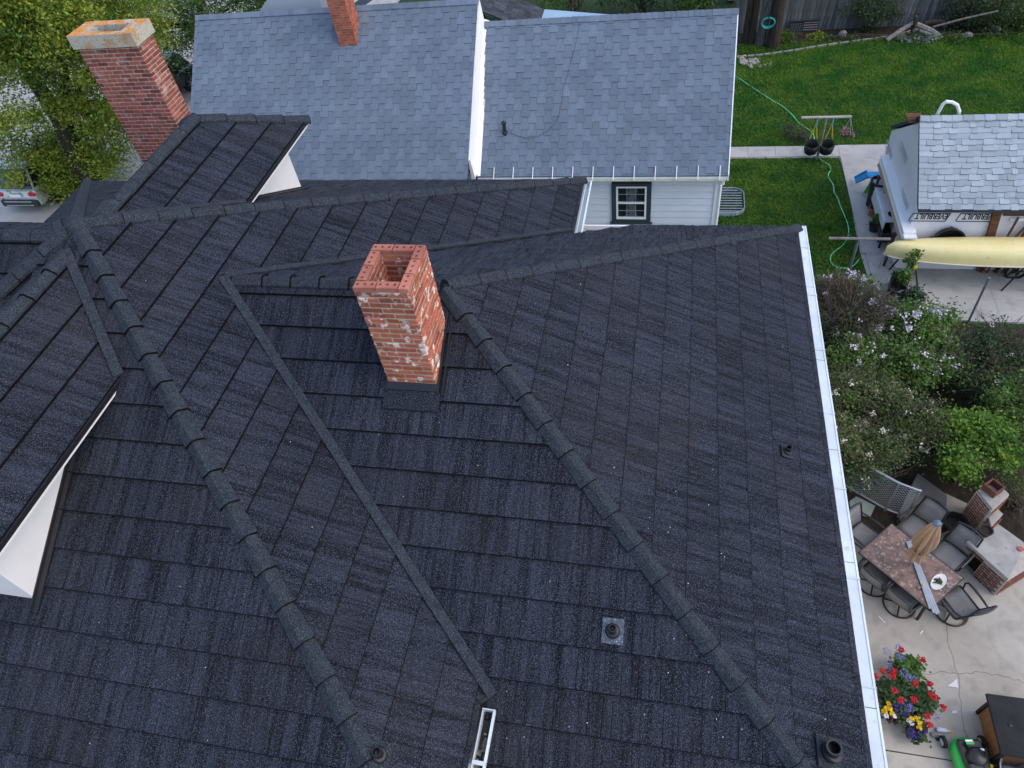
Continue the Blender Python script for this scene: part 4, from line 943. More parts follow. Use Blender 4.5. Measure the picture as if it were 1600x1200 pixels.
# ------------------------------------------------------------------ back yard
# paths and slabs
def slab_poly(poly, z1=.05, mt=None, parent=None, name='concrete_slab', ins=.007):
    P = [np.array(p,float) for p in poly]; n = len(P); ar = sum(P[i][0]*P[(i+1)%n][1]-P[(i+1)%n][0]*P[i][1] for i in range(n))
    if ar < 0: P = P[::-1]
    out = []
    for i in range(n):
        a,b,c = P[i-1],P[i],P[(i+1)%n]; d1 = nrm(b-a); d2 = nrm(c-b); n1 = V3(-d1[1],d1[0],0)[:2]; n2 = V3(-d2[1],d2[0],0)[:2]; m_ = n1+n2; m_ = m_/max(.4,m_@m_)*2*.5
        out.append(tuple(b+m_*2*ins*.5))
    m = MB(); m.prism(out, -.05, z1); return m.build(name, mt, parent)
gpath = MB(); gpath.prism([(1.6,23.2),(5.7,23.2),(5.7,23.95),(1.6,23.95)],-.02,.022); gpath = struct(gpath.build('garden_path', M_CONC2))
for i in range(5):
    x0 = 1.7+i*.93; slab_poly([(x0,23.24),(x0+.925,23.24),(x0+.925,23.93),(x0,23.93)], .045, M_CONC2, gpath, 'path_slab')
apron = MB(); apron.prism([(5.63,23.95),(5.63,23.2),(5.70,21.1),(5.64,19.4),(5.62,17.8),(5.78,15.15),(13,15.15),(13,24)],-.02,.020); apron = struct(apron.build('garage_apron', M_CONC2))
ys = [15.12,15.55,16.0,16.75,17.9,19.4,21.0,22.4,23.95]; xs = [5.63,7.15,8.7,10.3,13]
for j in range(8):
    for i in range(4):
        x0 = xs[i] if i else (5.66 if ys[j] > 17 else 5.76); slab_poly([(x0,ys[j]),(xs[i+1],ys[j]),(xs[i+1],ys[j+1]),(x0,ys[j+1])], .05+random.uniform(0,.004), M_CONC2, apron, 'concrete_slab', ins=.004)
bed = MB(); bed.add([(*p,.008) for p in [(2.25,8.3),(5.0,8.1),(6.0,9.3),(6.3,9.2),(6.9,7.5),(7.6,5),(14,5),(14,15.0),(5.8,15.0),(5.7,16.2),(4.9,16.9),(2.25,16.9)]],[tuple(range(12))]); struct(bed.build('planting_bed', M_SOIL))
pat = MB(); pat.prism([(1.5,-2),(9,-2),(8.3,7.3),(7.45,8.3),(6.9,9.3),(6.2,9.7),(5.3,8.2),(1.5,8.5)],-.02,.012); pat = struct(pat.build('patio', M_SOIL))
rj = random.Random(5)
def jag(a,b,n,amp): 
    a,b = np.array(a,float),np.array(b,float); d = b-a; nn = np.array([-d[1],d[0]])/np.linalg.norm(d)
    return [tuple(a+d*k/n+nn*rj.uniform(-amp,amp)*(0 if k in (0,n) else 1)) for k in range(n+1)]
def chain(pts, amp=.022, n=5):
    out = []
    for a,b in zip(pts[:-1],pts[1:]): out += jag(a,b,n,amp)[:-1]
    return out+[pts[-1]]
X_ = (5.66,5.61)
cA = chain([(5.60,8.2),(5.67,6.77),(5.61,6.26),X_]); cA2 = chain([X_,(5.58,4.98),(5.59,4.10)])
cL = chain([(1.5,5.5),(4.2,5.5),(5.13,5.53),(5.37,5.62),X_]); cR = chain([X_,(6.05,5.70),(6.51,5.67),(6.75,5.61),(8.6,5.4)])
slab_poly(cL+cA[::-1][1:]+[(1.5,8.5)], .05, M_CONC, pat, ins=.006)
slab_poly(cA+cR[1:]+[(8.3,7.2),(7.5,8.2),(7.4,7.9),(6.9,9.2),(6.2,9.6)], .052, M_CONC, pat, ins=.006)
slab_poly(cL+cA2[1:]+[(1.5,4.13)], .048, M_CONC, pat, ins=.006)
slab_poly(cR+[(8.8,4.1)]+cA2[::-1][:-1]+[], .05, M_CONC, pat, ins=.006)
slab_poly([(1.5,4.10),(5.6,4.09),(9,4.08),(9,-2),(1.5,-2)], .047, M_CONC, pat, ins=.008)
# lawn tufts: too many to count
def tufts(n, region, seed, mt, hmin=.03, hmax=.08):
    rg = np.random.default_rng(seed); P = []
    while len(P) < n:
        x = rg.uniform(region[0],region[1],n); y = rg.uniform(region[2],region[3],n); ok = region[4](x,y); P += list(zip(x[ok],y[ok]))
    P = np.array(P[:n]); C = np.column_stack([P,rg.uniform(.01,.03,n)]); h = rg.uniform(hmin,hmax,(n,1))
    a = rdir(n,rg); a[:,2] = np.abs(a[:,2])*.5+.35; a /= np.linalg.norm(a,axis=1,keepdims=True); A = a*h; b = np.cross(a, rdir(n,rg)); b /= np.linalg.norm(b,axis=1,keepdims=True)
    return quads_mesh('grass', C+A*.6, A, b*.012, mt)
M_GRASS = leaf_mat('grass_blade', (.038,.165,.010), (.135,.26,.018), isl=.35, hue=.02)
inlawn = lambda x,y: (((y > 24) & (y < 32.4+.0*x)) | ((y > 14.5) & (y < 23.15) & (x < 5.6-.0*y)) ) & ~((y < 16.9) & (x > 4.9))
o = tufts(120000, (1.3,16,14.5,32.4,inlawn), 3, M_GRASS); tag(o, 'short dark green lawn grass', 'grass', kind='stuff')
# back bed, edging, fence
bb = MB(); bb.add([(*p,.010) for p in [(1.5,31.1),(3.2,31.0),(5.6,31.7),(8.0,32.6),(9.5,33.0),(12,32.3),(18,32.4),(18,36),(1.5,36)]],[tuple(range(9))]); struct(bb.build('back_bed', M_SOIL))
M_FEN = mat('weathered_fence', (.19,.19,.19), .95, (.070,.072,.076), 3, rnd=.4, stretch=(14,14,.7), bump=.004, bscale=10)
fe = thing('board_fence', 'weathered grey board fence behind the lawn', 'fence', (8,33.6,0))
for z in (.45,1.45):
    m = MB(); m.box((9.5,33.66,z),(15,.05,.10)); m.build('rail', M_FEN, fe)
x = 2.4; k = 0
while x < 16.5:
    lean = rj.uniform(-.012,.03); h = 1.85+rj.uniform(-.1,.12); m = MB(); m.cbox((0,0,h/2),(.135,.022,h),.004,ax=(nrm((1,0,-lean)),V3(0,1,0),nrm((lean,0,1))))
    o = m.build('fence_board', M_FEN, fe); o.location = o.location+Vector((x,33.6+rj.uniform(-.012,.012),0)); x += .15+rj.uniform(0,.012); k += 1
for x in (4.0,6.4,8.8,11.2,13.6):
    m = MB(); m.cbox((x,33.74,1.0),(.1,.1,2.0),.008); m.build('fence_post', M_FEN, fe)
m = MB(); a = gp(1484,62); m.tube([(a[0],33.25,0),(a[0]+.04,33.25,1.2),(a[0]+.1,33.26,2.4)],[.11,.10,.09],10); o = m.build('pale_post', mat('pale_bark',(.16,.16,.155),.95,(.07,.07,.07),6,bump=.01,bscale=14)); tag(o,'pale round post standing in front of the board fence','post')
# trunks at the house end
for i,(px,py,r,h,lab) in enumerate(((1165,67,.15,3.6,'dark tree trunk nearest the white house corner'),(1173,69,.13,3.6,'middle one of the three slim trunks by the fence'),(1186,71,.17,3.6,'grey leaning trunk nearest the teal hose coil'))):
    b = gp(px,py); m = MB(); lean = (.02,.1,.45)[i]; pth = [b,b+V3(lean*.25,0,1.0),b+V3(lean*.6,.05,2.1),b+V3(lean*1.1,.1,h)]; m.tube(pth,[r*1.25,r,r*.9,r*.75],10)
    t = thing('tree_trunk', lab, 'tree', b, 'trunks at the end of the fence'); m.build('trunk', M_BARK if i < 2 else mat('grey_bark',(.12,.115,.105),.95,(.05,.045,.04),5,stretch=(5,5,1),bump=.02,bscale=9), t)
    rg = np.random.default_rng(40+i); P,_ = clump_points([(pth[-1]+V3(0,.3,.5),np.array([1.3,1.0,.9]))],900,.3,rg); A,B = leaf_axes(900,.14,.09,rg); quads_mesh('crown',P,A,B,M_LEAFG,t)
b = gp(1207,73); m = MB(); m.tube([b,b+V3(.0,0,1.2),b+V3(.05,.1,3.2)],[.30,.25,.22],12); t = thing('tree_trunk','broad dark trunk carrying the teal hose coil','tree',b,'trunks at the end of the fence'); m.build('trunk',M_BARK,t)
M_TEAL = mat('teal_hose', (.03,.36,.33), .4, (.02,.28,.26), 9)
c = gy(1200,36,b[1]-.36); m = MB(); pts = []
for k in range(90): a = k/90*2*PI*5; pts.append(c+V3(math.cos(a)*(.26+.02*math.sin(a*.21*5)),-.04*math.sin(a*.37),math.sin(a)*(.20+.02*math.cos(a*.31)))+V3(0,.012*(k/18),0))
m.tube(pts,.022,6); hc = thing('hose_coil','teal garden hose coiled on a hook on the broad trunk','hose',c); m.build('coil',M_TEAL,hc)
m = MB(); m.tube([c+V3(0,.3,.22),c+V3(0,-.05,.22),c+V3(0,-.08,.30)],.02,6); m.build('hook',M_BLK,hc)
# wooden flag board on the fence
fl0 = gy(1232,52,33.5); fl1 = gy(1279,33,33.5); fw = fl1[0]-fl0[0]; fh = fl1[2]-fl0[2]; fb = thing('wooden_flag','dark wooden board flag with white stripes and a field of stars on the fence','flag',(fl0[0],33.5,fl0[2]))
M_FD = mat('flag_dark',(.020,.021,.026),.8); M_FW = mat('flag_pale',(.36,.29,.28),.85,(.26,.21,.20),9); M_FS = mat('flag_star',(.30,.31,.33),.8)
n = 9
for i in range(n):
    m = MB(); m.box((fl0[0]+fw/2,33.48,fl0[2]+fh*(i+.5)/n),(fw,.03,fh/n-.008)); m.build('flag_board', M_FW if i%2 == 0 else M_FD, fb)
m = MB(); m.box((fl0[0]+fw*.24,33.458,fl0[2]+fh*.5),(fw*.50,.012,fh+.01)); un = m.build('star_field', M_FD, fb); m = MB()
for r in range(5):
    for q in range(7):
        cx, cz = fl0[0]+fw*(.04+q*.064+(r%2)*.02), fl0[2]+fh*(.12+r*.19); st_ = []
        for k in range(10): a = PI/2+k*PI/5; rr = .028 if k%2 == 0 else .012; st_.append((cx+math.cos(a)*rr,33.449,cz+math.sin(a)*rr))
        m.add(st_,[tuple(range(10))])
o = m.build('stars', M_FS, un); o['kind'] = 'stuff'
m = MB(); m.box((fl0[0]+fw/2,33.47,fl0[2]-.03),(fw+.06,.05,.05)); m.box((fl0[0]+fw/2,33.47,fl0[2]+fh+.03),(fw+.06,.05,.05)); m.build('flag_frame', M_FD, fb)
# edging boards, rocks, log pile
M_EDGE = mat('pale_edging',(.30,.29,.26),.9,(.20,.19,.17),4)
ep = [gp(x,y) for x,y in ((1155,91),(1180,89),(1205,86),(1240,81),(1275,75),(1310,70),(1345,65),(1385,60),(1415,53),(1440,46))]
ed = thing('bed_edging','pale board edging that runs along the back flower bed','edging',ep[4])
for i,(a,b) in enumerate(zip(ep[:-1],ep[1:])):
    for k in range(2):
        p,q = a+(b-a)*(k*.5+.02),a+(b-a)*(k*.5+.47); d = nrm(q-p); m = MB(); m.cbox((p+q)/2+V3(0,0,.05),(np.linalg.norm(q-p),.07,.10),.01,ax=(d,V3(-d[1],d[0],0),V3(0,0,1))); m.build('edging_board', M_EDGE, ed)
def rock(c, r, mt, label, grp, sq=.6):
    bm = bmesh.new(); bmesh.ops.create_icosphere(bm, subdivisions=2, radius=1); 
    for v in bm.verts: v.co = Vector([v.co[i]*(1+random.uniform(-.18,.18)) for i in range(3)]); v.co = Vector((v.co.x*r,v.co.y*r*.8,v.co.z*r*sq))
    me = bpy.data.meshes.new('rock'); bm.to_mesh(me); bm.free(); me.materials.append(mt); o = link('rock', me); o.location = (c[0],c[1],c[2]+r*sq*.5); o.rotation_euler = (0,0,random.random()*6); return tag(o,label,'rock',grp)
M_ROCK = mat('pale_rock',(.36,.33,.30),.9,(.24,.21,.19),5)
rj2 = random.Random(2)
for i in range(34):
    c = gp(rj2.gauss(1168,9), rj2.gauss(98,4)); rock(c, rj2.uniform(.05,.11), M_ROCK,'pale cobble in the heap at the end of the edging','rock','cobbles heaped beside the white house') if False else None
m = MB()
bmr = bmesh.new()
for i in range(60):
    c = gp(min(1185,rj2.gauss(1168,9)), rj2.gauss(98,4)); r = rj2.uniform(.04,.09); m.cbox((c[0],c[1],r*.5),(r*2,r*1.5,r*1.2),r*.35,rz=rj2.uniform(0,3))
for i in range(14):
    c = gp(rj2.uniform(1185,1210), rj2.uniform(92,108)); r = rj2.uniform(.03,.06); m.cbox((c[0],c[1],r*.4),(r*2,r*1.5,r*1.1),r*.35,rz=rj2.uniform(0,3))
o = m.build('cobble_heap', M_ROCK); tag(o,'pale cobbles spilling onto the lawn beside the house','cobbles',kind='stuff')
rock(gp(1512,57),.20,M_ROCK,'flat pale rock in the back bed beneath the shrubs','rocks in the back bed'); rock(gp(1554,53),.22,mat('grey_rock',(.16,.16,.15),.9,(.08,.08,.075),5),'rounded grey rock near the shrub stem','rocks in the back bed'); rock(gp(1316,57),.16,M_ROCK,'upright pale stone below the fence boards','rocks in the back bed',1.1)
M_LOG = mat('bleached_log',(.26,.24,.21),.95,(.13,.115,.10),4,stretch=(4,4,1)); M_LOGD = mat('brown_log',(.11,.075,.055),.95,(.06,.04,.03),4)
def log(a,b,r,mt,label):
    m = MB(); a,b = np.array(a),np.array(b); m.tube([a,(a+b)/2+V3(0,0,.03),b],[r,r*1.05,r*.8],8); o = m.build('log',mt); tag(o,label,'log','logs piled at the back bed')
log(gp(1385,63,.10),gp(1428,35,.55),.09,M_LOG,'long bleached log leaning up to the top of the pile')
log(gp(1432,38,.55),gp(1472,58,.10),.11,M_LOG,'thick bleached log sloping down from the pile towards the lawn')
log(gp(1437,48,.35),gp(1466,61,.07),.06,M_LOG,'thinner bleached log under the thick sloping one')
log(gp(1424,50,.1),gp(1432,25,.9),.05,M_LOGD,'brown stick standing up in the log pile'); log(gp(1445,36,.35),gp(1476,34,.40),.09,M_LOGD,'brown log lying along the fence foot')
log(gp(1458,42,.45),gp(1560,17,1.0),.04,M_LOG,'long thin bare pole leaning across the back shrubs'); log(gp(1550,42,.2),gp(1563,46,.3),.06,M_LOG,'short pale stump stick by the back shrubs')
# back shrubs and far foliage
def shrub(label, ells, n, L, Wd, mt, seed, extra=None, group=None, sd=.22, name='shrub', stems=True, base=None, shell=.5, flat=.4, cat='shrub', stemn=9, stemr=.02, twigs=0, twl=.5, nclump=None):
    rg = np.random.default_rng(seed); b = base if base is not None else V3(*(np.mean([e[0] for e in ells],axis=0)[:2]),0)
    t = thing(name, label, cat, b, group); m = MB()
    for k in range(stemn):
        e = ells[k%len(ells)]; tip = e[0]+rdir(1,rg)[0]*e[1]*.7; tip[2] = max(tip[2],.2); s = b+V3(*(rg.normal(size=2)*.12),0); m.tube([s,(s+tip)/2+V3(*(rg.normal(size=2)*.1),.1),tip],[stemr,stemr*.7,stemr*.3],5,cap=False)
    m.build('stems', M_TWIG, t)
    P,cc = clump_points(ells,n,sd,rg,nclump,shell); P[:,2] = np.maximum(P[:,2],.03); A,B = leaf_axes(n,L,Wd,rg,flat); quads_mesh('foliage',P,A,B,mt,t)
    if twigs:
        m = MB()
        for k in range(twigs):
            e = ells[rg.integers(len(ells))]; d = rdir(1,rg)[0]; d[2] = abs(d[2])*.8+.2; p0 = e[0]+d*e[1]*rg.uniform(.45,.95); q = p0+nrm(d+rg.normal(size=3)*.5)*twl*rg.uniform(.5,1.1); m.tube([p0,q],[.007,.004],3,cap=False)
            q2 = (p0+q)/2+rg.normal(size=3)*twl*.3; m.tube([(p0+q)/2,q2],[.005,.003],3,cap=False)
        o = m.build('twigs', M_TWIG, t, fix=False); o['kind'] = 'stuff'
    for ex in extra or []:
        nm,n2,nc,l2,w2,m2,sd2 = ex
        P2,_ = clump_points([(e[0]+V3(0,0,.06),np.array(e[1])*1.02) for e in ells],n2,sd2,rg,nc,.92); P2[:,2] = np.maximum(P2[:,2],.1); A,B = leaf_axes(n2,l2,w2,rg,.2); quads_mesh(nm,P2,A,B,m2,t)
    return t
BS = 'shrubs along the back fence'
shrub('dark bush hanging over the fence boards beyond the flag', [Ey(1365,10,33.2,(.9,.7,1.2)),Ey(1390,0,33.2,(.9,.6,1.2)),Ey(1340,0,33.2,(.6,.5,.8))],3200,.10,.06,M_LEAFD,51,group=BS,twigs=140,twl=.8)
shrub('dark leafy bush right of the pale fence post', [Ey(1510,8,33.0,(.9,.7,1.0)),Ey(1540,15,33.0,(.9,.7,.9))],4200,.09,.06,M_LEAFD,52,group=BS,twigs=120,twl=.7)
shrub('bush with bare pale stems at the far corner of the lawn', [Ey(1575,15,32.8,(1.0,.8,1.1)),Ey(1600,5,32.8,(1.0,.9,1.3)),Ey(1640,20,32.8,(1.0,.9,1.3))],5200,.10,.06,M_LEAFG,53,group=BS,twigs=90,twl=.8)
shrub('spiky green day lily clump in front of the flag board', [Ey(1228,55,32.6,(.30,.25,.22))],500,.5,.03,M_LEAFG,54,group=BS,stemn=2,flat=0.,sd=.08)
shrub('low yellow green plant between the flag and the lawn', [Ey(1270,59,32.7,(.35,.2,.14)),Ey(1242,58,32.8,(.2,.2,.12))],420,.11,.07,M_LEAFY,55,group=BS,stemn=3,sd=.08)
shrub('grey green ground plant in front of the log pile', [E_(1410,63,.1,(.35,.2,.10)),E_(1445,61,.1,(.4,.2,.10))],700,.09,.06,mat('leaf_silver',(.20,.25,.20),.8,(.14,.19,.14),4,isl=.3),56,group=BS,stemn=3,sd=.08)
shrub('low mixed plants under the fence boards', [E_(1330,58,.15,(.5,.25,.2)),E_(1290,60,.12,(.4,.2,.15)),E_(1500,56,.15,(.8,.3,.2)),E_(1575,52,.15,(.9,.3,.2))],1100,.12,.05,M_LEAFO,57,group=BS,stemn=4,sd=.12)
shrub('small dark round bush on the lawn left of the clothesline post', [E_(1246,212,.22,(.38,.34,.26)),E_(1236,205,.2,(.25,.25,.2))],900,.06,.04,mat('leaf_purple',(.035,.038,.030),.6,(.05,.03,.03),4,isl=.4),58,stemn=4,sd=.09)
far = [(-9,36,4.0),(-5.5,36.5,4.4),(-2.2,36,3.6),(.6,35.8,3.6),(2.0,37,5.0)]
labs = ['tall green hedge bush showing above the dark rear roof','leafy bush just right of the dark rear roof','dark bush above the pale blue roof sheet','green bush above the ridge near its free end','tall bush over the ridge end beside the tree trunks']
for i,(x,y,h) in enumerate(far):
    shrub(labs[i],[(V3(x,y,h*.35),np.array([1.7,1.2,h*.36])),(V3(x+.8,y+.3,h*.65),np.array([1.3,1.2,h*.3]))],4200,.16,.09,(M_LEAFD,M_LEAFG)[i%2],60+i,group='bushes behind the neighbouring house',sd=.32,stemr=.06)
# hose on the lawn
M_HOSE = mat('green_hose',(.16,.62,.36),.45,(.13,.56,.33),2)
hp_ = [(1140,112),(1150,119),(1167,131),(1185,143),(1205,156),(1222,166),(1238,180),(1247,191),(1258,199),(1268,206),(1272,214),(1272,226),(1276,240),(1283,250),(1295,258),(1298,265),(1294,275),(1302,290),(1303,300),(1309,310),(1313,322),(1322,343),(1326,358),(1324,372),(1316,384),(1305,392),(1298,400),(1298,409),(1304,416),(1316,419),(1328,418),(1337,412),(1343,403)]
m = MB(); pts = [gp(x,y,.035) for x,y in hp_]; fine = []
for i in range(len(pts)-1):
    p0,p1,p2,p3 = pts[max(i-1,0)],pts[i],pts[i+1],pts[min(i+2,len(pts)-1)]
    for k in range(5): t = k/5; fine.append(.5*((2*p1)+(-p0+p2)*t+(2*p0-5*p1+4*p2-p3)*t*t+(-p0+3*p1-3*p2+p3)*t**3))
m.tube(fine,.020,6); tag(m.build('garden_hose',M_HOSE,smooth=True),'pale green garden hose snaking over the lawn','hose')
# ------------------------------------------------------------------ clothesline posts, swings
M_POLEG = mat('grey_pole',(.20,.21,.22),.6,(.12,.125,.13),5,metal=.3); M_POLEW = mat('pale_pole',(.50,.48,.44),.7,(.32,.30,.27),4)
b1 = gp(1276,250); t = thing('clothesline_post','pale T shaped clothesline post with swings and a basket hung on it','clothesline post',b1)
m = MB(); m.tube([b1,b1+V3(.01,0,1.57)],[.045,.04],8); m.build('pole',mat('rusty_pole',(.19,.15,.12),.8,(.30,.27,.23),3),t)
xa, xb = gy(1252,184,b1[1]), gy(1331,181,b1[1]); m = MB(); m.tube([V3(xa[0],b1[1],1.57),V3(xb[0],b1[1],1.57)],.045,8); m.build('crossbar',M_POLEW,t)
M_YROPE = mat('yellow_rope',(.55,.42,.06),.7); M_BROPE = mat('blue_strap',(.18,.38,.45),.7); M_SEAT = mat('black_swing_seat',(.014,.015,.016),.5)
for i,(px,lab) in enumerate(((1278,'black bucket swing hanging left of the clothesline pole'),(1303,'black bucket swing hanging right of the clothesline pole'))):
    tx = gy(px,183,b1[1])[0]; s = thing('bucket_swing',lab,'swing',(tx,b1[1],.35),'swings on the clothesline post'); y = b1[1]; zs = .42
    for sx in (-1,1):
        m = MB(); m.tube([(tx,y-.01,1.54),(tx+sx*.02,y,1.25)],.018,5); m.build('strap',M_BROPE,s)
        m = MB(); m.tube([(tx+sx*.02,y,1.26),(tx+sx*.12,y-.04,.80)],.014,5); m.tube([(tx+sx*.02,y,1.26),(tx+sx*.10,y+.10,.80)],.014,5); m.build('rope',M_YROPE,s)
        m = MB(); m.tube([(tx+sx*.12,y-.04,.80),(tx+sx*.17,y-.10,zs+.22)],.008,4); m.tube([(tx+sx*.10,y+.10,.80),(tx+sx*.15,y+.13,zs+.26)],.008,4); m.build('chain',M_BLK,s)
    m = MB(); m.lathe([(.12,-.18),(.20,-.12),(.23,.0),(.23,.14),(.21,.14),(.20,.0),(.17,-.10),(.02,-.13)],(tx,y,zs),18,cap1=False); 
    m.v = [(p[0],p[1],p[2]+(.12*max(0,(p[1]-y)/.23) if p[2] > zs+.05 else 0)) for p in m.v]; m.build('seat',M_SEAT,s,smooth=True)
    m = MB(); m.tube([(tx-.22,y-.05,zs+.12),(tx,y-.24,zs+.10),(tx+.22,y-.05,zs+.12)],.03,6); m.build('front_bar',M_SEAT,s)
hx = gy(1331,181,b1[1])[0]-.02; hb = thing('hanging_basket','wire hanging basket of faded pink flowers at the end of the crossbar','hanging basket',(hx,b1[1],.85)); y = b1[1]
m = MB()
for k in range(4): a = k*PI/2+.4; m.tube([(hx,y,1.53),(hx+math.cos(a)*.2,y+math.sin(a)*.2,1.02)],.007,4)
m.build('hanger',M_POLEW,hb); m = MB(); m.lathe([(.05,-.14),(.16,-.06),(.21,.02)],(hx,y,.98),14,cap1=False); m.build('basket',M_TWIG,hb)
rg = np.random.default_rng(3); P,_ = clump_points([(V3(hx,y,1.02),np.array([.24,.24,.10]))],420,.05,rg); A,B = leaf_axes(420,.06,.05,rg); quads_mesh('flowers',P,A,B,mat('faded_pink',(.34,.16,.19),.8,(.14,.13,.08),14,isl=.4),hb)
b2 = gp(1322,437); t = thing('clothesline_post','grey T shaped clothesline post standing in the lilac bed','clothesline post',b2)
m = MB(); m.tube([b2,V3(gy(1342,371,b2[1])[0],b2[1],1.45)],[.045,.045],8); m.build('pole',M_POLEG,t); xa,xb = gy(1295,372,b2[1]),gy(1392,371,b2[1]); m = MB(); m.tube([V3(xa[0],b2[1],1.45),V3(xb[0],b2[1],1.45)],.04,8); m.build('crossbar',mat('worn_timber_bar',(.23,.21,.19),.9,(.14,.13,.12),6),t)
b3 = gp(1512,505); m = MB(); m.tube([b3,V3(gy(1545,435,b3[1])[0],b3[1],1.53)],[.03,.028],8); m.lathe([(.032,0),(.036,.03),(.0,.05)],V3(gy(1545,435,b3[1])[0],b3[1],1.52),8); tag(m.build('steel_post',M_POLEG),'bare steel post at the near edge of the garage apron','post')
# ------------------------------------------------------------------ canoe on trestles
M_FRM0 = mat('tub_rim',(.03,.03,.032),.5)
M_CANOE = mat('yellow_hull',(.80,.70,.34),.42,(.74,.63,.28),1.2,speck=(.50,.40,.20),sscale=9,slo=.62,shi=.8,samt=.5,spec=.4)
cn = thing('canoe','pale yellow canoe lying upside down on trestles by the garage','canoe',(9.3,16.6,.8))
Lc, Wc, Hc = 6.9, .40, .50; a = V3(5.86,16.37,.93); m = MB(); n = 40; k_ = 14; vs = []
cy = a[1]+.39
for i in range(n+1):
    u = i/n; e = math.sin(PI*u); w = Wc*(max(0,1-abs(2*u-1)**2.6))**.62+.03; h = Hc*(.80+.20*(max(0,1-abs(2*u-1)**3.0)))*(1 if 1 < i < n-1 else (.93 if 0 < i < n else .62)); sh = -.04*abs(2*u-1)**3
    for j in range(k_+1):
        q = PI*j/k_; cx_ = -math.cos(q); sx_ = math.sin(q)**.62
        vs.append((a[0]+Lc*u+(-.03*(1-sx_) if u < .5 else .03*(1-sx_))*abs(2*u-1)**4, cy+w*np.sign(cx_)*abs(cx_)**.8, .90-sh+h*sx_+.012*(1 if j == k_//2 else 0)))
m.add(vs,[(i*(k_+1)+j,i*(k_+1)+j+1,(i+1)*(k_+1)+j+1,(i+1)*(k_+1)+j) for i in range(n) for j in range(k_)]); m.build('hull',M_CANOE,cn,smooth=True)
for j in (0,k_):
    m = MB(); m.tube([np.array(vs[i*(k_+1)+j])-V3(0,0,.0) for i in range(n+1)],.022,6); m.build('gunwale',mat('cream_gunwale',(.66,.60,.46),.5),cn,smooth=True)
m = MB(); m.tube([np.array(vs[i*(k_+1)+k_//2])+V3(0,0,.004) for i in range(2,n-1)],.010,5); m.build('keel_strip',M_CANOE,cn)
m = MB(); m.tube([np.array(vs[0])+V3(.1,-.02,.08),np.array(vs[0])+V3(-.02,-.12,-.1),np.array(vs[0])+V3(-.06,-.16,-.4)],.01,5); m.build('bow_rope',M_POLEG,cn)
for i,x in enumerate((a[0]+.72,a[0]+3.4)):
    s = thing('trestle',('black folding trestle with a yellow corner under the canoe bow','black folding trestle under the middle of the canoe')[i],'trestle',(x,cy,0),'trestles under the canoe')
    m = MB(); m.cbox((x,cy,.86),(.07,.86,.08),.01); m.build('beam',M_BLK,s); m = MB(); m.cbox((x,cy-.44,.85),(.09,.10,.11),.01); m.build('end_cap',mat('yellow_plastic',(.65,.48,.03),.5),s)
    for sx in (-1,1):
        for sy in (-1,1): m = MB(); m.tube([(x+sx*.03,cy+sy*.36,.84),(x+sx*.30,cy+sy*.40,0.05)],.025,6); m.build('leg',M_BLK,s)
wp = gp(1588,424,.28); cw = thing('cart_wheel','black spoked cart wheel under the canoe','wheel',wp); ax = (V3(1,0,0),V3(0,0,1),V3(0,1,0))
m = MB(); pts = [wp+V3(math.cos(2*PI*k/24)*.25,0,math.sin(2*PI*k/24)*.25) for k in range(25)]; m.tube(pts,.04,8,cap=False); m.build('tyre',M_TYRE,cw)
for k in range(5): m = MB(); q = 2*PI*k/5; m.box(wp+V3(math.cos(q)*.12,0,math.sin(q)*.12),(.24,.03,.035),ax=(V3(math.cos(q),0,math.sin(q)),V3(0,1,0),V3(-math.sin(q),0,math.cos(q)))); m.build('spoke',M_BLK,cw)
m = MB(); m.lathe([(.05,-.06),(.05,.06)],wp,10,ax=ax); m.build('hub',M_BLK,cw)
# black kettle tub against the wrapped wall
kb = V3(7.45,17.24,1.17); kt = thing('round_tub','black round tub with side handles hung on the wrapped garage wall','tub',kb); ax = (V3(1,0,0),V3(0,0,1),V3(0,-1,0))
m = MB(); m.lathe([(.28,0),(.34,.04),(.37,.16),(.39,.20),(.36,.20),(.33,.15),(.31,.07),(.02,.06)],kb,22,ax=ax,cap1=False); m.build('tub_body',M_BLK,kt,smooth=True)
m = MB(); m.tube([kb+V3(math.cos(2*PI*k/28)*.385,-.20,math.sin(2*PI*k/28)*.385) for k in range(29)],.016,6,cap=False); m.build('rim',M_FRM0,kt)
for sx in (-1,1): m = MB(); m.tube([kb+V3(sx*.37,-.17,.12),kb+V3(sx*.46,-.17,.10),kb+V3(sx*.46,-.17,-.04),kb+V3(sx*.37,-.17,-.06)],.018,6); m.build('handle',M_BLK,kt)
m = MB(); m.tube([kb+V3(0,.01,.34),kb+V3(0,-.10,.36),kb+V3(0,-.12,.42)],.012,6); m.build('hook',M_POLEG,kt)
# stack of white boards along the west wall
p0,p1 = gp(1386,243,1.55),gp(1425,366,1.55); t = thing('board_stack','stack of long white boards on bearers beside the garage gable','boards',(6.3,18.8,0)); zb = 1.22
yA,yB = p1[1]+.02,p0[1]
for k in range(5):
    m = MB(); xoff = .012*(k%2); dy = (0,-.05,.03,-.09,.05)[k]; m.cbox((6.36+xoff,(yA+yB)/2+dy,zb+.035+k*.068),(.36-.012*k,yB-yA,.062),.005); m.build('board',M_TANW if k in (0,1) else M_WHITE,t)
for y in (yA+.5,yB-.6):
    m = MB(); m.cbox((6.36,y,zb-.05),(.5,.08,.09),.008); m.build('bearer',M_LOGD,t)
    for sx in (-1,1): m = MB(); m.cbox((6.36+sx*.2,y,(zb-.1)/2),(.07,.07,zb-.1),.008); m.build('leg',M_LOGD,t)
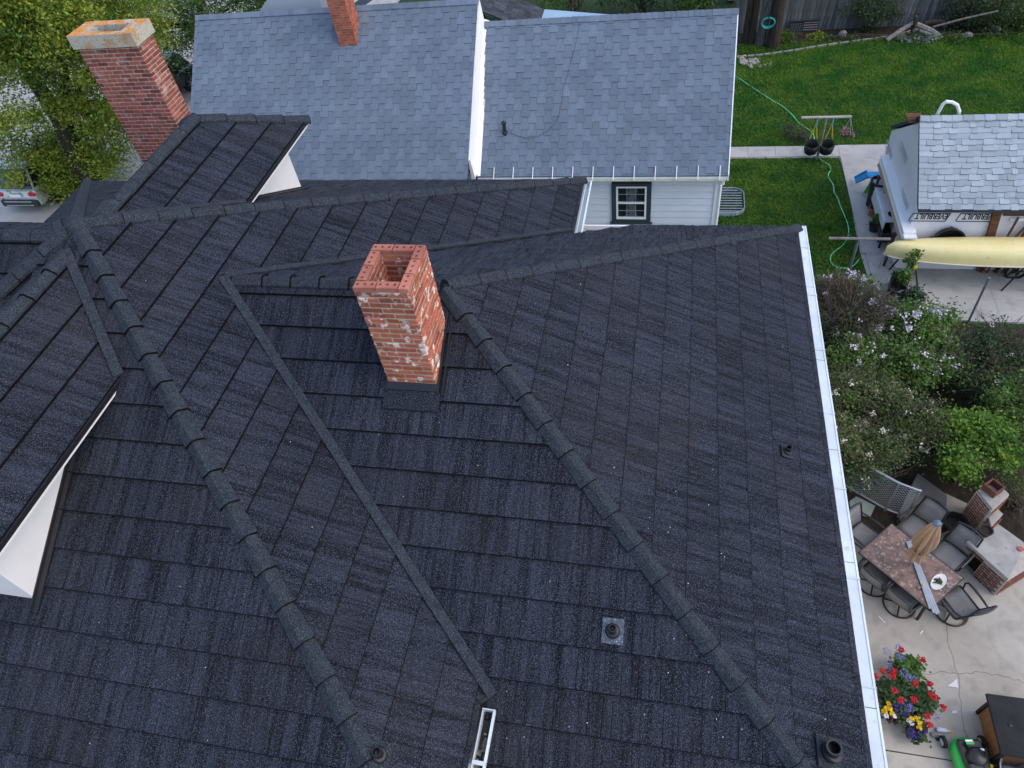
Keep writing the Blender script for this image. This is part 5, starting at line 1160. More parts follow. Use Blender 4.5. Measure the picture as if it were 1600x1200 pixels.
# potting counter, bin, toys, pots
M_GCOUNT = mat('grey_counter',(.66,.67,.71),.5,(.56,.57,.62),3)
c0 = gp(1388,312,.85); pt = thing('potting_counter','grey plastic potting counter with two dark basins beside the white boards','counter',(c0[0],c0[1],0)); x,y = c0[0],c0[1]
m = MB(); m.cbox((x,y,.83),(.55,2.2,.06),.02); m.build('counter_top',M_GCOUNT,pt); m = MB(); m.cbox((x-.25,y,.60),(.04,2.2,.40),.01); m.build('front_panel',M_GCOUNT,pt)
for (dy,r) in ((-.75,.17),(.35,.11)):
    m = MB(); m.lathe([(r,.866),(r*.92,.868),(r*.8,.864),(.001,.864)],(x+.04,y+dy,0),16,cap0=False,cap1=False); m.build('basin',M_SOOT,pt)
m = MB(); m.cbox((x+.02,y+.8,.90),(.34,.32,.09),.02); m.build('lilac_tray',mat('lilac_plastic',(.50,.46,.66),.5),pt)
for sx in (-1,1):
    for sy in (-1,1): m = MB(); m.cbox((x+sx*.22,y+sy*1.0,.4),(.06,.06,.8),.008); m.build('leg',M_BLK,pt)
m = MB(); q = gp(1376,283,.9); m.lathe([(.22,0),(.27,.80),(.29,.82),(.29,.9),(.25,.9),(.24,.5),(.02,.48)],(q[0],q[1],.03),18,cap1=False); tag(m.build('dustbin',M_BLK,smooth=True),'open black bin behind the potting counter','bin')
sl0,sl1,sl2 = gp(1336,283,.10),gp(1355,274,.55),gp(1374,274,.62); ts = thing('toy_slide','small blue plastic slide with green legs','toy slide',(sl1[0],sl1[1],0)); M_BLUE = mat('blue_plastic',(.03,.30,.62),.4); M_GRN = mat('green_plastic',(.06,.48,.08),.4)
m = MB(); d = V3(0,.17,0)
m.hexa([sl0-d,sl1-d,sl1+d,sl0+d,sl0-d+V3(0,0,.03),sl1-d+V3(0,0,.03),sl1+d+V3(0,0,.03),sl0+d+V3(0,0,.03)]); m.build('chute',M_BLUE,ts)
m = MB(); m.hexa([sl1-d,sl2-d,sl2+d,sl1+d,sl1-d+V3(0,0,.03),sl2-d+V3(0,0,.03),sl2+d+V3(0,0,.03),sl1+d+V3(0,0,.03)]); m.build('platform',M_BLUE,ts)
for sy in (-1,1):
    m = MB(); m.tube([sl0+d*sy+V3(0,0,.04),sl1+d*sy+V3(0,0,.07)],.03,6); m.build('side_rail',M_BLUE,ts)
    m = MB(); g0 = gp(1352,306,.04); m.cbox((sl2[0]-.05,sl2[1]-.2+.1*sy,.3),(.08,.06,.6),.01); m.build('leg',M_GRN,ts)
m = MB(); g0,g1 = gp(1353,302,.06),gp(1366,281,.5); m.hexa([g0+V3(-.08,0,0),g0+V3(.08,0,0),g1+V3(.08,0,0),g1+V3(-.08,0,0),g0+V3(-.08,0,.04),g0+V3(.08,0,.04),g1+V3(.08,0,.04),g1+V3(-.08,0,.04)]); m.build('ladder',M_GRN,ts)
M_TERRA = mat('terracotta',(.38,.12,.075),.85,(.28,.09,.06),6); M_POTSOIL = mat('pot_soil',(.03,.022,.016),.95)
def pot(c, r, h, mt, label, soil=True, grp=None, name='flower_pot', cat='pot'):
    c = np.array(c,float); t = thing(name,label,cat,(c[0],c[1],0),grp); m = MB(); m.lathe([(r*.72,0),(r*.95,h*.82),(r*1.05,h*.82),(r*1.05,h),(r*.92,h),(r*.90,h*.86),(.001,h*.86)],(c[0],c[1],.03+c[2]),18,cap1=False); m.build('pot',mt,t,smooth=False)
    if soil: m = MB(); m.lathe([(r*.91,h*.87),(.001,h*.88)],(c[0],c[1],.03+c[2]),18,cap0=False,cap1=False); m.build('soil',M_POTSOIL,t)
    return t
pot(gp(1363,338,0),.17,.30,M_TERRA,'empty round terracotta pot beside the potting counter',grp='pots by the potting counter')
c = gp(1369,325,.0); m = MB(); m.cbox((c[0],c[1],.22),(.26,.34,.36),.02); tag(m.build('clay_box',M_TERRA),'square terracotta box behind the round pot','box')
def plant(c, r, h, label, mt, n, L, Wd, seed, potr, poth, potm, grp=None):
    t = pot(c,potr,poth,potm,label,grp=grp,name='potted_plant',cat='potted plant'); rg = np.random.default_rng(seed); b = V3(c[0],c[1],poth)
    P,cc = clump_points([(b+V3(0,0,h*.5),np.array([r,r,h*.5]))],n,.07,rg,max(6,n//25),.2); A,B = leaf_axes(n,L,Wd,rg,.4); quads_mesh('foliage',P,A,B,mt,t)
    m = MB()
    for q in cc[:8]: m.tube([b,(b+q)/2+V3(0,0,.05),q],[.012,.009,.005],4,cap=False)
    m.build('stems',M_TWIG,t); return t
plant(gp(1364,362,0),.20,.42,'leafy plant in a black pot by the far end of the concrete edge',M_LEAFG,260,.09,.06,71,.17,.25,M_BLK)
c = gp(1392,362,.35); m = MB(); bx = thing('black_box','open black wooden box on legs holding dry moss','box',(c[0],c[1],0))
for (dx,dy,sx,sy) in ((-.32,0,.03,.8),(.32,0,.03,.8),(0,-.4,.67,.03),(0,.4,.67,.03)): m.box((c[0]+dx,c[1]+dy,.42),(sx,sy,.30))
m.box((c[0],c[1],.30),(.62,.78,.03)); m.build('box_sides',M_BLK,bx)
for sx in (-1,1):
    for sy in (-1,1): m = MB(); m.cbox((c[0]+sx*.31,c[1]+sy*.38,.15),(.06,.06,.30),.006); m.build('leg',M_BLK,bx)
rg = np.random.default_rng(8); n = 700; P = np.column_stack([c[0]+rg.uniform(-.29,.29,n),c[1]+rg.uniform(-.37,.37,n),rg.uniform(.34,.46,n)]); A,B = leaf_axes(n,.10,.02,rg,.5); o = quads_mesh('dry_moss',P,A,B,mat('dry_moss',(.085,.080,.045),.95,(.05,.06,.03),7,isl=.4),bx); o['kind'] = 'stuff'
# black planter box and half barrel near the lilacs
c = gp(1404,452,.25); bp = thing('planter_box','black rectangular planter box with a leafy climber','planter',(c[0],c[1],0)); m = MB()
qx = [gp(*q,.5) for q in ((1396,424),(1423,434),(1413,463),(1388,452))]; 
for i in range(4):
    p,q = qx[i],qx[(i+1)%4]; d = nrm(q-p); nn = V3(-d[1],d[0],0); ctr = sum(qx)/4; nn = nn if nn@(ctr-p) > 0 else -nn; P = [p,q,q+nn*.03,p+nn*.03]; m.hexa([v*V3(1,1,0)+V3(0,0,.04) for v in P]+[v*V3(1,1,0)+V3(0,0,.52) for v in P])
m.prism([tuple(v[:2]) for v in qx],.30,.36); m.build('box_sides',M_BLK,bp); ctr = sum(qx)/4; rg = np.random.default_rng(9)
P,cc = clump_points([(V3(ctr[0]+.08,ctr[1]+.05,.75),np.array([.30,.30,.30])),(V3(ctr[0]+.16,ctr[1]+.22,1.15),np.array([.16,.16,.35]))],520,.07,rg,34,.2); A,B = leaf_axes(520,.10,.075,rg,.4); quads_mesh('foliage',P,A,B,M_LEAFG,bp); m = MB(); m.tube([ctr*V3(1,1,0)+V3(0,0,.35),ctr*V3(1,1,0)+V3(.1,.15,.9),ctr*V3(1,1,0)+V3(.18,.25,1.45)],[.014,.012,.006],5); m.build('stem',M_TWIG,bp)
c = gp(1420,473,.3); c[2] = 0; t = pot(c,.36,.42,mat('grey_barrel',(.20,.195,.185),.85,(.13,.125,.12),8),'grey half barrel planter between the planter box and the lilacs',name='barrel_planter',cat='planter'); m = MB()
for z in (.14,.36): m.lathe([(.335+z*.06,z-.02),(.345+z*.06,z),(.335+z*.06,z+.02)],(c[0],c[1],.03),18,cap0=False,cap1=False)
m.build('hoop',M_POLEG,t); P,cc = clump_points([(V3(c[0]+.05,c[1],.65),np.array([.30,.30,.25]))],420,.07,rg,20,.2); A,B = leaf_axes(420,.08,.05,rg,.4); quads_mesh('foliage',P,A,B,leaf_mat('leaf_bluish',(.06,.11,.06),(.04,.08,.045)),t)
m = MB(); p,q = gp(1372,447,.05),gp(1378,480,.05); m.tube([p,q],.045,8); tag(m.build('white_pipe',M_WHITE),'short white pipe lying at the edge of the lawn','pipe')
# ------------------------------------------------------------------ lilac bed
LB = 'shrubs in the lilac bed'
LIL = lambda n,nc: ('blossom',n,nc,.065,.055,M_LIL,.06); CRM = lambda n,nc: ('blossom',n,nc,.055,.045,M_CREAM,.045)
shrub('twiggy brown lilac with faded blooms next to the white gutter',[E_(1322,505,1.35,(.75,.7,.75)),E_(1345,490,1.3,(.6,.6,.6)),E_(1300,470,1.45,(.5,.5,.5))],5400,0.077,0.052,M_LEAFD,81,[LIL(420,26)],LB,twigs=900,twl=.5,sd=.16,name='lilac_bush')
shrub('lilac crowned with blooms at the foot of the grey clothesline post',[E_(1320,450,1.3,(.62,.4,.32)),E_(1285,455,1.4,(.35,.35,.3)),E_(1345,455,1.2,(.35,.35,.3))],3900,0.083,0.057,M_LEAFG,82,[LIL(900,34)],LB,twigs=54,twl=.3,sd=.13,name='lilac_bush')
shrub('fullest pale mauve lilac next to the half barrel',[E_(1425,520,1.3,(.70,.6,.6)),E_(1400,500,1.2,(.5,.5,.45)),E_(1460,500,1.1,(.45,.4,.35))],7800,0.083,0.060,M_LEAFG,83,[LIL(1500,48)],LB,twigs=72,twl=.35,sd=.14,name='lilac_bush')
shrub('leafy lilac with scattered white blooms below the fullest one',[E_(1400,570,1.2,(.85,.7,.6)),E_(1340,565,1.3,(.7,.6,.6)),E_(1460,560,1.0,(.6,.5,.45))],10800,0.083,0.057,M_LEAFG,84,[LIL(420,30)],LB,twigs=162,twl=.4,sd=.15,name='lilac_bush')
shrub('olive lilac with cream blooms against the middle of the white gutter',[E_(1320,630,1.5,(.65,.6,.65)),E_(1340,600,1.3,(.6,.5,.5)),E_(1310,690,1.5,(.5,.5,.5))],7800,0.077,0.052,M_LEAFO,85,[CRM(520,34)],LB,twigs=189,twl=.35,sd=.14,name='lilac_bush')
shrub('cream flowered bush above the chain link panel',[E_(1400,650,1.3,(.75,.65,.55)),E_(1370,700,1.25,(.6,.55,.5)),E_(1440,670,1.2,(.5,.5,.5))],9300,0.072,0.048,M_LEAFO,86,[CRM(560,40)],LB,twigs=234,twl=.35,sd=.14,name='lilac_bush')
shrub('dark low thicket between the lilacs and the concrete apron',[E_(1510,560,.6,(.8,.7,.5)),E_(1560,540,.6,(.7,.6,.45)),E_(1590,580,.6,(.7,.8,.5)),E_(1540,600,.6,(.8,.6,.45))],9300,0.077,0.052,M_LEAFD,87,[('blossom',60,8,.05,.04,M_LIL,.03)],LB,twigs=234,twl=.5,sd=.17)
shrub('mid green bush at the frame edge above the brick fireplace',[E_(1590,630,.9,(.6,.6,.5)),E_(1600,680,.9,(.5,.6,.5)),E_(1570,600,.7,(.4,.4,.4))],5400,0.083,0.057,M_LEAFG,88,None,LB,twigs=72,twl=.4,sd=.14)
shrub('bright yellow green shrub behind the brick fireplace',[E_(1500,665,1.25,(.42,.38,.35)),E_(1535,680,1.2,(.45,.45,.42)),E_(1560,700,1.1,(.40,.45,.40)),E_(1510,730,1.1,(.35,.35,.35))],6900,0.088,0.063,M_LEAFB,89,[('inner_leaves',1500,30,.075,.05,M_LEAFG,.12)],LB,twigs=27,twl=.3,sd=.12)
shrub('dark trailing foliage around the chain link panel',[E_(1345,735,.8,(.45,.4,.4)),E_(1460,700,.7,(.6,.4,.4)),E_(1320,730,1.0,(.3,.3,.4))],4500,0.066,0.046,M_LEAFD,90,[CRM(70,7)],LB,twigs=117,twl=.35,sd=.13)
shrub('bare branching shrub right of the brick fireplace',[E_(1590,760,.5,(.4,.6,.35)),E_(1600,800,.4,(.3,.5,.3))],500,.06,.04,M_LEAFG,91,None,LB,twigs=72,twl=.6,sd=.12)
# ------------------------------------------------------------------ chain link panel, slabs
M_CHAIN = mat('chain_wire',(.30,.32,.34),.5,metal=.5)
B = [gp(*q,.12) for q in ((1312,753),(1384,795),(1415,807))]; Tt = [gp(*q,1.12) for q in ((1358,732),(1406,758),(1439,767))]
Bc = [B[0],B[1],B[2]]; T3 = [V3(b[0],b[1],1.12) for b in B]
cl = thing('chain_link_panel','galvanised chain link gate panel standing by the patio','fence',(B[1][0],B[1][1],0)); 
m = MB(); m.tube(T3,.024,8); m.build('top_rail',M_GALV,cl); m = MB(); m.tube(Bc,.022,8); m.build('bottom_rail',M_GALV,cl)
for b in B: m = MB(); m.tube([b*V3(1,1,0)+V3(0,0,.02),b*V3(1,1,0)+V3(0,0,1.14)],.024,8); m.build('post',M_GALV,cl)
wm = MB()
for (b0,b1_) in ((B[0],B[1]),(B[1],B[2])):
    Lw = np.linalg.norm(b1_-b0); d = (b1_-b0)/Lw; H = 1.0; s = .075; k = -int(H/s)
    while k*s < Lw:
        for sg in (1,-1):
            x0 = k*s; t0,t1 = max(0,-x0),min(H,Lw-x0)
            if t1 > t0:
                pa = (x0+t0,t0) if sg > 0 else (x0+t0,H-t0); pb = (x0+t1,t1) if sg > 0 else (x0+t1,H-t1)
                wm.tube([b0+d*pa[0]+V3(0,0,pa[1]),b0+d*pb[0]+V3(0,0,pb[1])],.0045,4,cap=False)
        k += 1
o = wm.build('wire_mesh',M_CHAIN,cl,fix=False); o['kind'] = 'stuff'
def flat(px, z, th, mt, name, label, cat, lift=0.):
    P = [gp(*q,z) for q in px]; n = len(P); ar = sum(P[i][0]*P[(i+1)%n][1]-P[(i+1)%n][0]*P[i][1] for i in range(n)); P = P if ar > 0 else P[::-1]
    m = MB(); m.prism([tuple(p[:2]) for p in P],z-th,z); o = m.build(name,mt); bv = o.modifiers.new('b','BEVEL'); bv.width = min(.01,th*.3); bv.segments = 2; return tag(o,label,cat)
flat([(1434,739),(1480,773),(1478,800),(1440,842),(1405,800)],.22,.20,mat('dark_step_concrete',(.17,.165,.155),.95,(.11,.105,.10),2,bump=.004,bscale=40),'step_slab','raised concrete step slab behind the chain link panel','step')
flat([(1327,783),(1338,775),(1368,790),(1360,808),(1330,800)],.09,.04,mat('green_grey_slate',(.26,.30,.27),.8,(.18,.24,.21),6),'slate_slab','green grey slate slab on the ground behind the chain link','slab')
# ------------------------------------------------------------------ brick fireplace
M_BRB = mat('old_brown_brick',(.20,.075,.045),.9,(.13,.055,.038),8,rnd=.35,bump=.004,bscale=50); M_SLAB = mat('weathered_slab',(.38,.36,.33),.95,(.26,.25,.23),3,bump=.005,bscale=40,speck=(.14,.13,.12),sscale=8,slo=.6,shi=.75,samt=.7)
M_MORTP = mat('pale_mortar',(.46,.42,.37),.95,(.36,.33,.29),12)
bq = thing('brick_fireplace','outdoor brick fireplace with a concrete counter and a short flue tower','fireplace',(6.5,8.2,0))
S4 = [gp(*q,.78) for q in ((1510,846),(1558,817),(1604,850),(1576,905))]; ctr = sum(S4)/4
def poly_slab(P, z0, z1, mt, name, parent, bev=.012):
    m = MB(); n = len(P); ar = sum(P[i][0]*P[(i+1)%n][1]-P[(i+1)%n][0]*P[i][1] for i in range(n)); P = P if ar > 0 else P[::-1]; m.prism([tuple(p[:2]) for p in P],z0,z1); o = m.build(name,mt,parent); bv = o.modifiers.new('b','BEVEL'); bv.width = bev; bv.segments = 2; return o
poly_slab(S4,.69,.78,M_SLAB,'counter_slab',bq)
bpool = [brick_mesh(.20,.09,.050,jit=.003,seed=50+i).mesh('brick',M_BRB) for i in range(4)]
def brick_run(a,b,z0,z1,parent,holes=None):
    a,b = np.array(a,float),np.array(b,float); L = np.linalg.norm(b[:2]-a[:2]); d = nrm([*(b-a)[:2],0]); ang = math.atan2(d[1],d[0]); z = z0; r = 0
    while z+.058 <= z1+.01:
        x = (0 if r%2 else -.105)
        while x < L-.02:
            x0,x1 = max(x,0),min(x+.205,L)
            if x1-x0 > .05 and not (holes and holes((x0+x1)/2/L,z)):
                p = a+d*((x0+x1)/2); Mx = Matrix.Translation((p[0],p[1],z+.03)) @ Matrix.Rotation(ang+random.uniform(-.02,.02),4,'Z') @ Matrix.Diagonal(((x1-x0-.008)/.2,1,1,1)); link('brick',random.choice(bpool),parent,Mx)
            x += .212
        z += .072; r += 1
e1 = S4[3]-S4[0]; e2 = S4[1]-S4[0]
def sp(u,v): q = S4[0]+e1*u+e2*v; return tuple(q[:2])
def fprism(us, z1, mt, nm):
    m = MB(); P = [sp(*q) for q in us]; ar = sum(P[i][0]*P[(i+1)%4][1]-P[(i+1)%4][0]*P[i][1] for i in range(4)); m.prism(P if ar > 0 else P[::-1],0,z1); return m.build(nm,mt,bq)
body = fprism([(.46,.02),(1.0,.02),(1.0,.98),(.46,.98)],.685,M_MORTP,'fireplace_body')
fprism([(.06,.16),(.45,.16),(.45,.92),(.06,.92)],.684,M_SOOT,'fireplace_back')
P3 = lambda u,v: V3(*sp(u,v),0)
brick_run(P3(.47,.06),P3(.97,.06),.0,.66,body); brick_run(P3(.97,.06),P3(.97,.96),.0,.66,body); brick_run(P3(.03,.96),P3(.03,.06),.0,.66,body); brick_run(P3(.06,.06),P3(.47,.06),.58,.66,body)
# flue tower
T0 = [gp(*q,1.25) for q in ((1527,766),(1553,748),(1578,772),(1551,797))]; tc = sum(T0)/4; T0 = [p+(tc-p)*.03 for p in T0]
m = MB(); I0 = [p-(tc-p)*.05 for p in T0]; ar = sum(I0[i][0]*I0[(i+1)%4][1]-I0[(i+1)%4][0]*I0[i][1] for i in range(4)); I0 = I0 if ar > 0 else I0[::-1]; m.prism([tuple(p[:2]) for p in I0],0,1.2); tw = m.build('flue_tower',M_MORTP,bq)
T1 = [p+(tc-p)*.10 for p in T0]
for i in range(4): brick_run(T1[i],T1[(i+1)%4],.05,1.19,tw)
poly_slab(T0,1.2,1.25,M_SLAB,'tower_cap',bq)
# stepped shoulder beside the tower
S1 = [gp(*q,.95) for q in ((1543,802),(1556,792),(1568,803),(1549,823))]; sc = sum(S1)/4; poly_slab(S1,.90,.95,M_SLAB,'shoulder_cap',bq); S2 = [p+(sc-p)*.1 for p in S1]
for i in range(4): brick_run(S2[i],S2[(i+1)%4],.05,.88,body)
fp = gp(1546,756,1.26); m = MB(); d = nrm(T0[1]-T0[0]); e = V3(-d[1],d[0],0)
for (u,v,w,l) in ((-.12,0,.03,.27),(.12,0,.03,.27),(0,-.12,.24,.03),(0,.12,.24,.03)): m.cbox(tc+d*(u+.02)+e*(v+.06)+V3(0,0,.09),(w,l,.18),.006,ax=(d,e,V3(0,0,1)))
m.build('clay_flue',mat('dark_clay',(.17,.060,.042),.85,(.11,.045,.035),6),bq)
M_WICK = mat('dark_wicker',(.060,.052,.042),.9,(.03,.026,.02),20,bump=.01,bscale=40)
c = gp(1488,822,.2); t = thing('wicker_planter','dark wicker planter between the umbrella and the brick fireplace','planter',(c[0],c[1],0)); m = MB(); m.lathe([(.15,0),(.21,.16),(.23,.36),(.20,.38),(.18,.2),(.01,.2)],(c[0],c[1],.05),16,cap1=False); m.build('planter_body',M_WICK,t)
for k in range(6): m = MB(); z = .07+k*.055; r = .175+.055*min(1,z/.3); m.tube([(c[0]+math.cos(2*PI*i/16)*r,c[1]+math.sin(2*PI*i/16)*r,z+.03+.012*(i%2)) for i in range(17)],.012,5,cap=False); m.build('wicker_band',M_TWIG if k == 5 else M_WICK,t)
c = gp(1536,834,.78); t = thing('small_pot','small dark pot on the fireplace counter','pot',c); m = MB(); m.lathe([(.09,0),(.125,.12),(.135,.16),(.115,.16),(.105,.10),(.01,.10)],c,16,cap1=False); m.build('pot',M_WICK,t); m = MB(); m.lathe([(.106,.11),(.001,.115)],c,14,cap0=False,cap1=False); m.build('soil',M_POTSOIL,t)
c = gp(1460,792,.24); m = MB(); m.lathe([(.02,-.01),(.16,0),(.17,.03),(.15,.04),(.02,.02)],c,16,cap1=False); tag(m.build('dark_saucer',M_BLK),'dark round saucer on the step slab','saucer')
c = gp(1594,858,.785); m = MB(); m.lathe([(.05,0),(.055,.02),(.0,.025)],c,12); tag(m.build('rust_disc',M_TERRA),'small rusty disc on the fireplace counter','disc')
# ------------------------------------------------------------------ patio table, chairs, umbrella
M_STONE = mat('mottled_stone_top',(.20,.125,.10),.5,(.11,.075,.065),5,lo=.42,hi=.58,speck=(.34,.27,.23),sscale=14,slo=.56,shi=.66,samt=.8)
M_FRM = mat('black_frame',(.013,.013,.014),.45,spec=.5); M_SLING = mat('grey_sling',(.19,.185,.18),.9,(.15,.147,.145),3,bump=.003,bscale=180,speck=(.26,.255,.25),sscale=150,slo=.5,shi=.7,samt=.6)
TC = [gp(*q,.74) for q in ((1391,818),(1343,862),(1453,957),(1507,901))]; tctr = sum(TC)/4
la = nrm(TC[2]-TC[1]+TC[3]-TC[0]); lb = V3(-la[1],la[0],0); TL = (np.linalg.norm(TC[2]-TC[1])+np.linalg.norm(TC[3]-TC[0]))/2; TW = (np.linalg.norm(TC[1]-TC[0])+np.linalg.norm(TC[3]-TC[2]))/2
PZ = .05
tt = thing('patio_table','mottled brown stone topped patio table under the closed umbrella','table',(tctr[0],tctr[1],PZ)); m = MB(); m.cbox(tctr-V3(0,0,.012),(TL-.03,TW-.03,.022),.006,ax=(la,lb,V3(0,0,1))); m.build('tabletop',M_STONE,tt)
m = MB()
for (u,v,l,w) in ((0,TW/2-.008,TL,.018),(0,-TW/2+.008,TL,.018),(TL/2-.008,0,.018,TW),(-TL/2+.008,0,.018,TW)): m.box(tctr+la*u+lb*v-V3(0,0,.018),(l,w,.034),ax=(la,lb,V3(0,0,1)))
m.build('table_rim',M_FRM,tt)
for u in (-1,1):
    for v in (-1,1): m = MB(); p = tctr+la*u*(TL/2-.12)+lb*v*(TW/2-.12); m.tube([V3(p[0],p[1],.70),V3(p[0],p[1],PZ)+(la*u+lb*v)*.03],.028,8); m.build('leg',M_FRM,tt)
def chair_proto(swivel=True):
    """faces +y, built at the origin"""
    t = thing('patio_chair','patio chair','chair')
    def sheet(rows, th=.012):
        n = len(rows[0]); k = len(rows); m = MB(); vs = [p for r in rows for p in r]+[(p[0],p[1]-.004,p[2]-th) for r in rows for p in r]; o = n*k; F = []
        for i in range(k-1):
            for j in range(n-1): a = i*n+j; F += [(a,a+1,a+n+1,a+n),(o+a,o+a+n,o+a+n+1,o+a+1)]
        for i in range(k-1): F += [(i*n,(i+1)*n,o+(i+1)*n,o+i*n),(i*n+n-1,o+i*n+n-1,o+(i+1)*n+n-1,(i+1)*n+n-1)]
        for j in range(n-1): F += [(j,o+j,o+j+1,j+1),((k-1)*n+j,(k-1)*n+j+1,o+(k-1)*n+j+1,o+(k-1)*n+j)]
        return m.add(vs,F)
    xs = [-.245,-.12,0,.12,.245]
    sheet([[(x,y,z-.022*(1-(x/.245)**2)) for x in xs] for y,z in ((.26,.425),(.12,.425),(-.05,.415),(-.2,.41),(-.245,.425))]).build('seat',M_SLING,t,smooth=True)
    sheet([[(x*(1-.04*k),y-.03*(1-(x/.245)**2),z) for x in xs] for k,(y,z) in enumerate(((-.255,.45),(-.30,.60),(-.345,.75),(-.40,.93)))]).build('backrest',M_SLING,t,smooth=True)
    m = MB()
    for sx in (-1,1): m.tube([(sx*.265,.27,.42),(sx*.265,-.22,.41),(sx*.265,-.26,.46),(sx*.26,-.31,.62),(sx*.25,-.36,.78),(sx*.24,-.41,.95)],.020,7)
    m.tube([(-.265,.27,.42),(0,.285,.41),(.265,.27,.42)],.018,7); m.build('seat_frame',M_FRM,t)
    m = MB(); m.tube([(-.24,-.41,.95),(-.12,-.44,.965),(0,-.45,.97),(.12,-.44,.965),(.24,-.41,.95)],.022,7); m.build('top_rail',M_FRM,t)
    m = MB(); m.tube([(-.255,-.24,.44),(0,-.275,.43),(.255,-.24,.44)],.016,6); m.build('lower_rail',M_FRM,t)
    for sx in (-1,1):
        m = MB(); m.tube([(sx*.27,.20,.42),(sx*.31,.24,.55),(sx*.315,.20,.63),(sx*.315,.02,.645),(sx*.31,-.18,.63),(sx*.27,-.33,.66)],[.016,.018,.024,.026,.022,.016],7); m.build('armrest',M_FRM,t)
    if swivel:
        m = MB(); m.tube([(math.cos(2*PI*k/28)*.29,math.sin(2*PI*k/28)*.29,.03) for k in range(29)],.018,7,cap=False); m.build('base_ring',M_FRM,t)
        m = MB(); m.tube([(0,0,.05),(0,0,.36)],.035,8); m.build('pedestal',M_FRM,t); m = MB(); m.cbox((0,0,.375),(.34,.34,.03),.008); m.build('swivel_plate',M_FRM,t)
        for k in range(2): m = MB(); a = k*PI/2+.5; m.tube([(math.cos(a)*.28,math.sin(a)*.28,.03),(0,0,.07),(-math.cos(a)*.28,-math.sin(a)*.28,.03)],.016,6); m.build('base_spoke',M_FRM,t)
    else:
        for sx in (-1,1):
            m = MB(); m.tube([(sx*.265,.25,.42),(sx*.27,.27,.2),(sx*.275,.28,.01)],.018,6); m.build('leg',M_FRM,t); m = MB(); m.tube([(sx*.265,-.2,.41),(sx*.27,-.28,.2),(sx*.275,-.36,.01)],.018,6); m.build('leg',M_FRM,t)
    return t
cs = chair_proto(True); cf_ = chair_proto(False); first = {True:True,False:True}
def put_chair(px, face, swivel, label, z=.47):
    p = gp(*px,z); ang = math.atan2(face[1],face[0])-PI/2; src = cs if swivel else cf_
    o = src if first[swivel] else copy_tree(src); first[swivel] = False
    o.location = (p[0],p[1],PZ); o.rotation_euler = (0,0,ang); o['label'] = label; o['group'] = 'patio chairs round the table'
put_chair((1350,838),la,False,'grey sling chair at the table end by the chain link panel')
put_chair((1432,826),-lb,False,'grey sling chair half hidden behind the closed umbrella')
put_chair((1482,868),-lb,False,'grey sling chair between the table and the brick fireplace')
put_chair((1372,897),lb,True,'swivel chair tucked under the table nearest the white gutter')
put_chair((1414,930),lb,True,'swivel chair with its ring base showing at the long table side',)
put_chair((1497,942),-la*.93+lb*.3,True,'turned swivel chair at the table end by the fireplace front')
# umbrella
M_TAN = mat('tan_canvas',(.40,.265,.165),.9,(.31,.20,.12),3,bump=.004,bscale=14); M_UPOLE = mat('grey_umbrella_pole',(.22,.25,.28),.4,metal=.4); M_UCAP = mat('slate_blue_cap',(.10,.15,.22),.35)
ub = gp(1426,876,.74); ub = V3(tctr[0],tctr[1],.74); utop = 2.36
um = thing('umbrella','closed tan patio umbrella with a slate blue cap','umbrella',(ub[0],ub[1],PZ)); m = MB(); m.tube([(ub[0],ub[1],PZ+.02),(ub[0],ub[1],utop)],.022,8); m.build('pole',M_UPOLE,um)
m = MB(); n = 48; prof = [(2.33,.05,0),(2.22,.075,.012),(2.05,.105,.028),(1.85,.135,.040),(1.65,.15,.048),(1.48,.135,.045),(1.38,.105,.030),(1.33,.095,.022),(1.28,.105,.024),(1.18,.13,.022),(1.10,.145,.022)]; vs = []
for (z,r,f) in prof:
    for k in range(n):
        a = 2*PI*k/n; rr = r+1.5*f*(math.cos(8*a+ .5*math.sin(z*5))*.8+.25*math.cos(3*a+z*4)); vs.append((ub[0]+math.cos(a+z*.12)*rr,ub[1]+math.sin(a+z*.12)*rr,z-(.012*math.cos(3*a) if z < 1.15 else 0)))
m.add(vs,[(i*n+k,i*n+(k+1)%n,(i+1)*n+(k+1)%n,(i+1)*n+k) for i in range(len(prof)-1) for k in range(n)]); m.build('canopy',M_TAN,um,smooth=True)
m = MB(); pts = [(ub[0]+math.cos(2*PI*k/24)*.118,ub[1]+math.sin(2*PI*k/24)*.118,1.33+.012*math.sin(k)) for k in range(25)]; m.tube(pts,.016,6,cap=False); m.build('tie_strap',M_TAN,um)
m = MB(); m.lathe([(.065,2.30),(.070,2.335),(.055,2.36),(.02,2.375),(.0,2.377)],(ub[0],ub[1],0),18); m.build('cap',M_UCAP,um,smooth=True)
# bundle of grey metal strips lying over the table
M_STRIP = mat('grey_metal_strip',(.33,.36,.40),.45,(.26,.29,.33),3,metal=.3)
a,b = gp(1419,846,.77),gp(1461,957,.77); d = nrm(b-a); sd = V3(-d[1],d[0],0); sb = thing('metal_strips','bundle of four pale grey metal strips lying across the patio table','metal strips',(a[0],a[1],.74))
for k in range(4):
    off = (k-1.5); m = MB(); p,q = a+sd*off*.016,b+sd*off*.040+d*(-.05*abs(off)+.03*k); z = V3(0,0,.002*k); e = nrm(q-p); s2 = V3(-e[1],e[0],0); P = [p-s2*.013,q-s2*.018,q+s2*.018,p+s2*.013]; m.hexa([v+z-V3(0,0,.012) for v in P]+[v+z+V3(0,0,.008) for v in P]); m.build('strip',M_STRIP,sb)
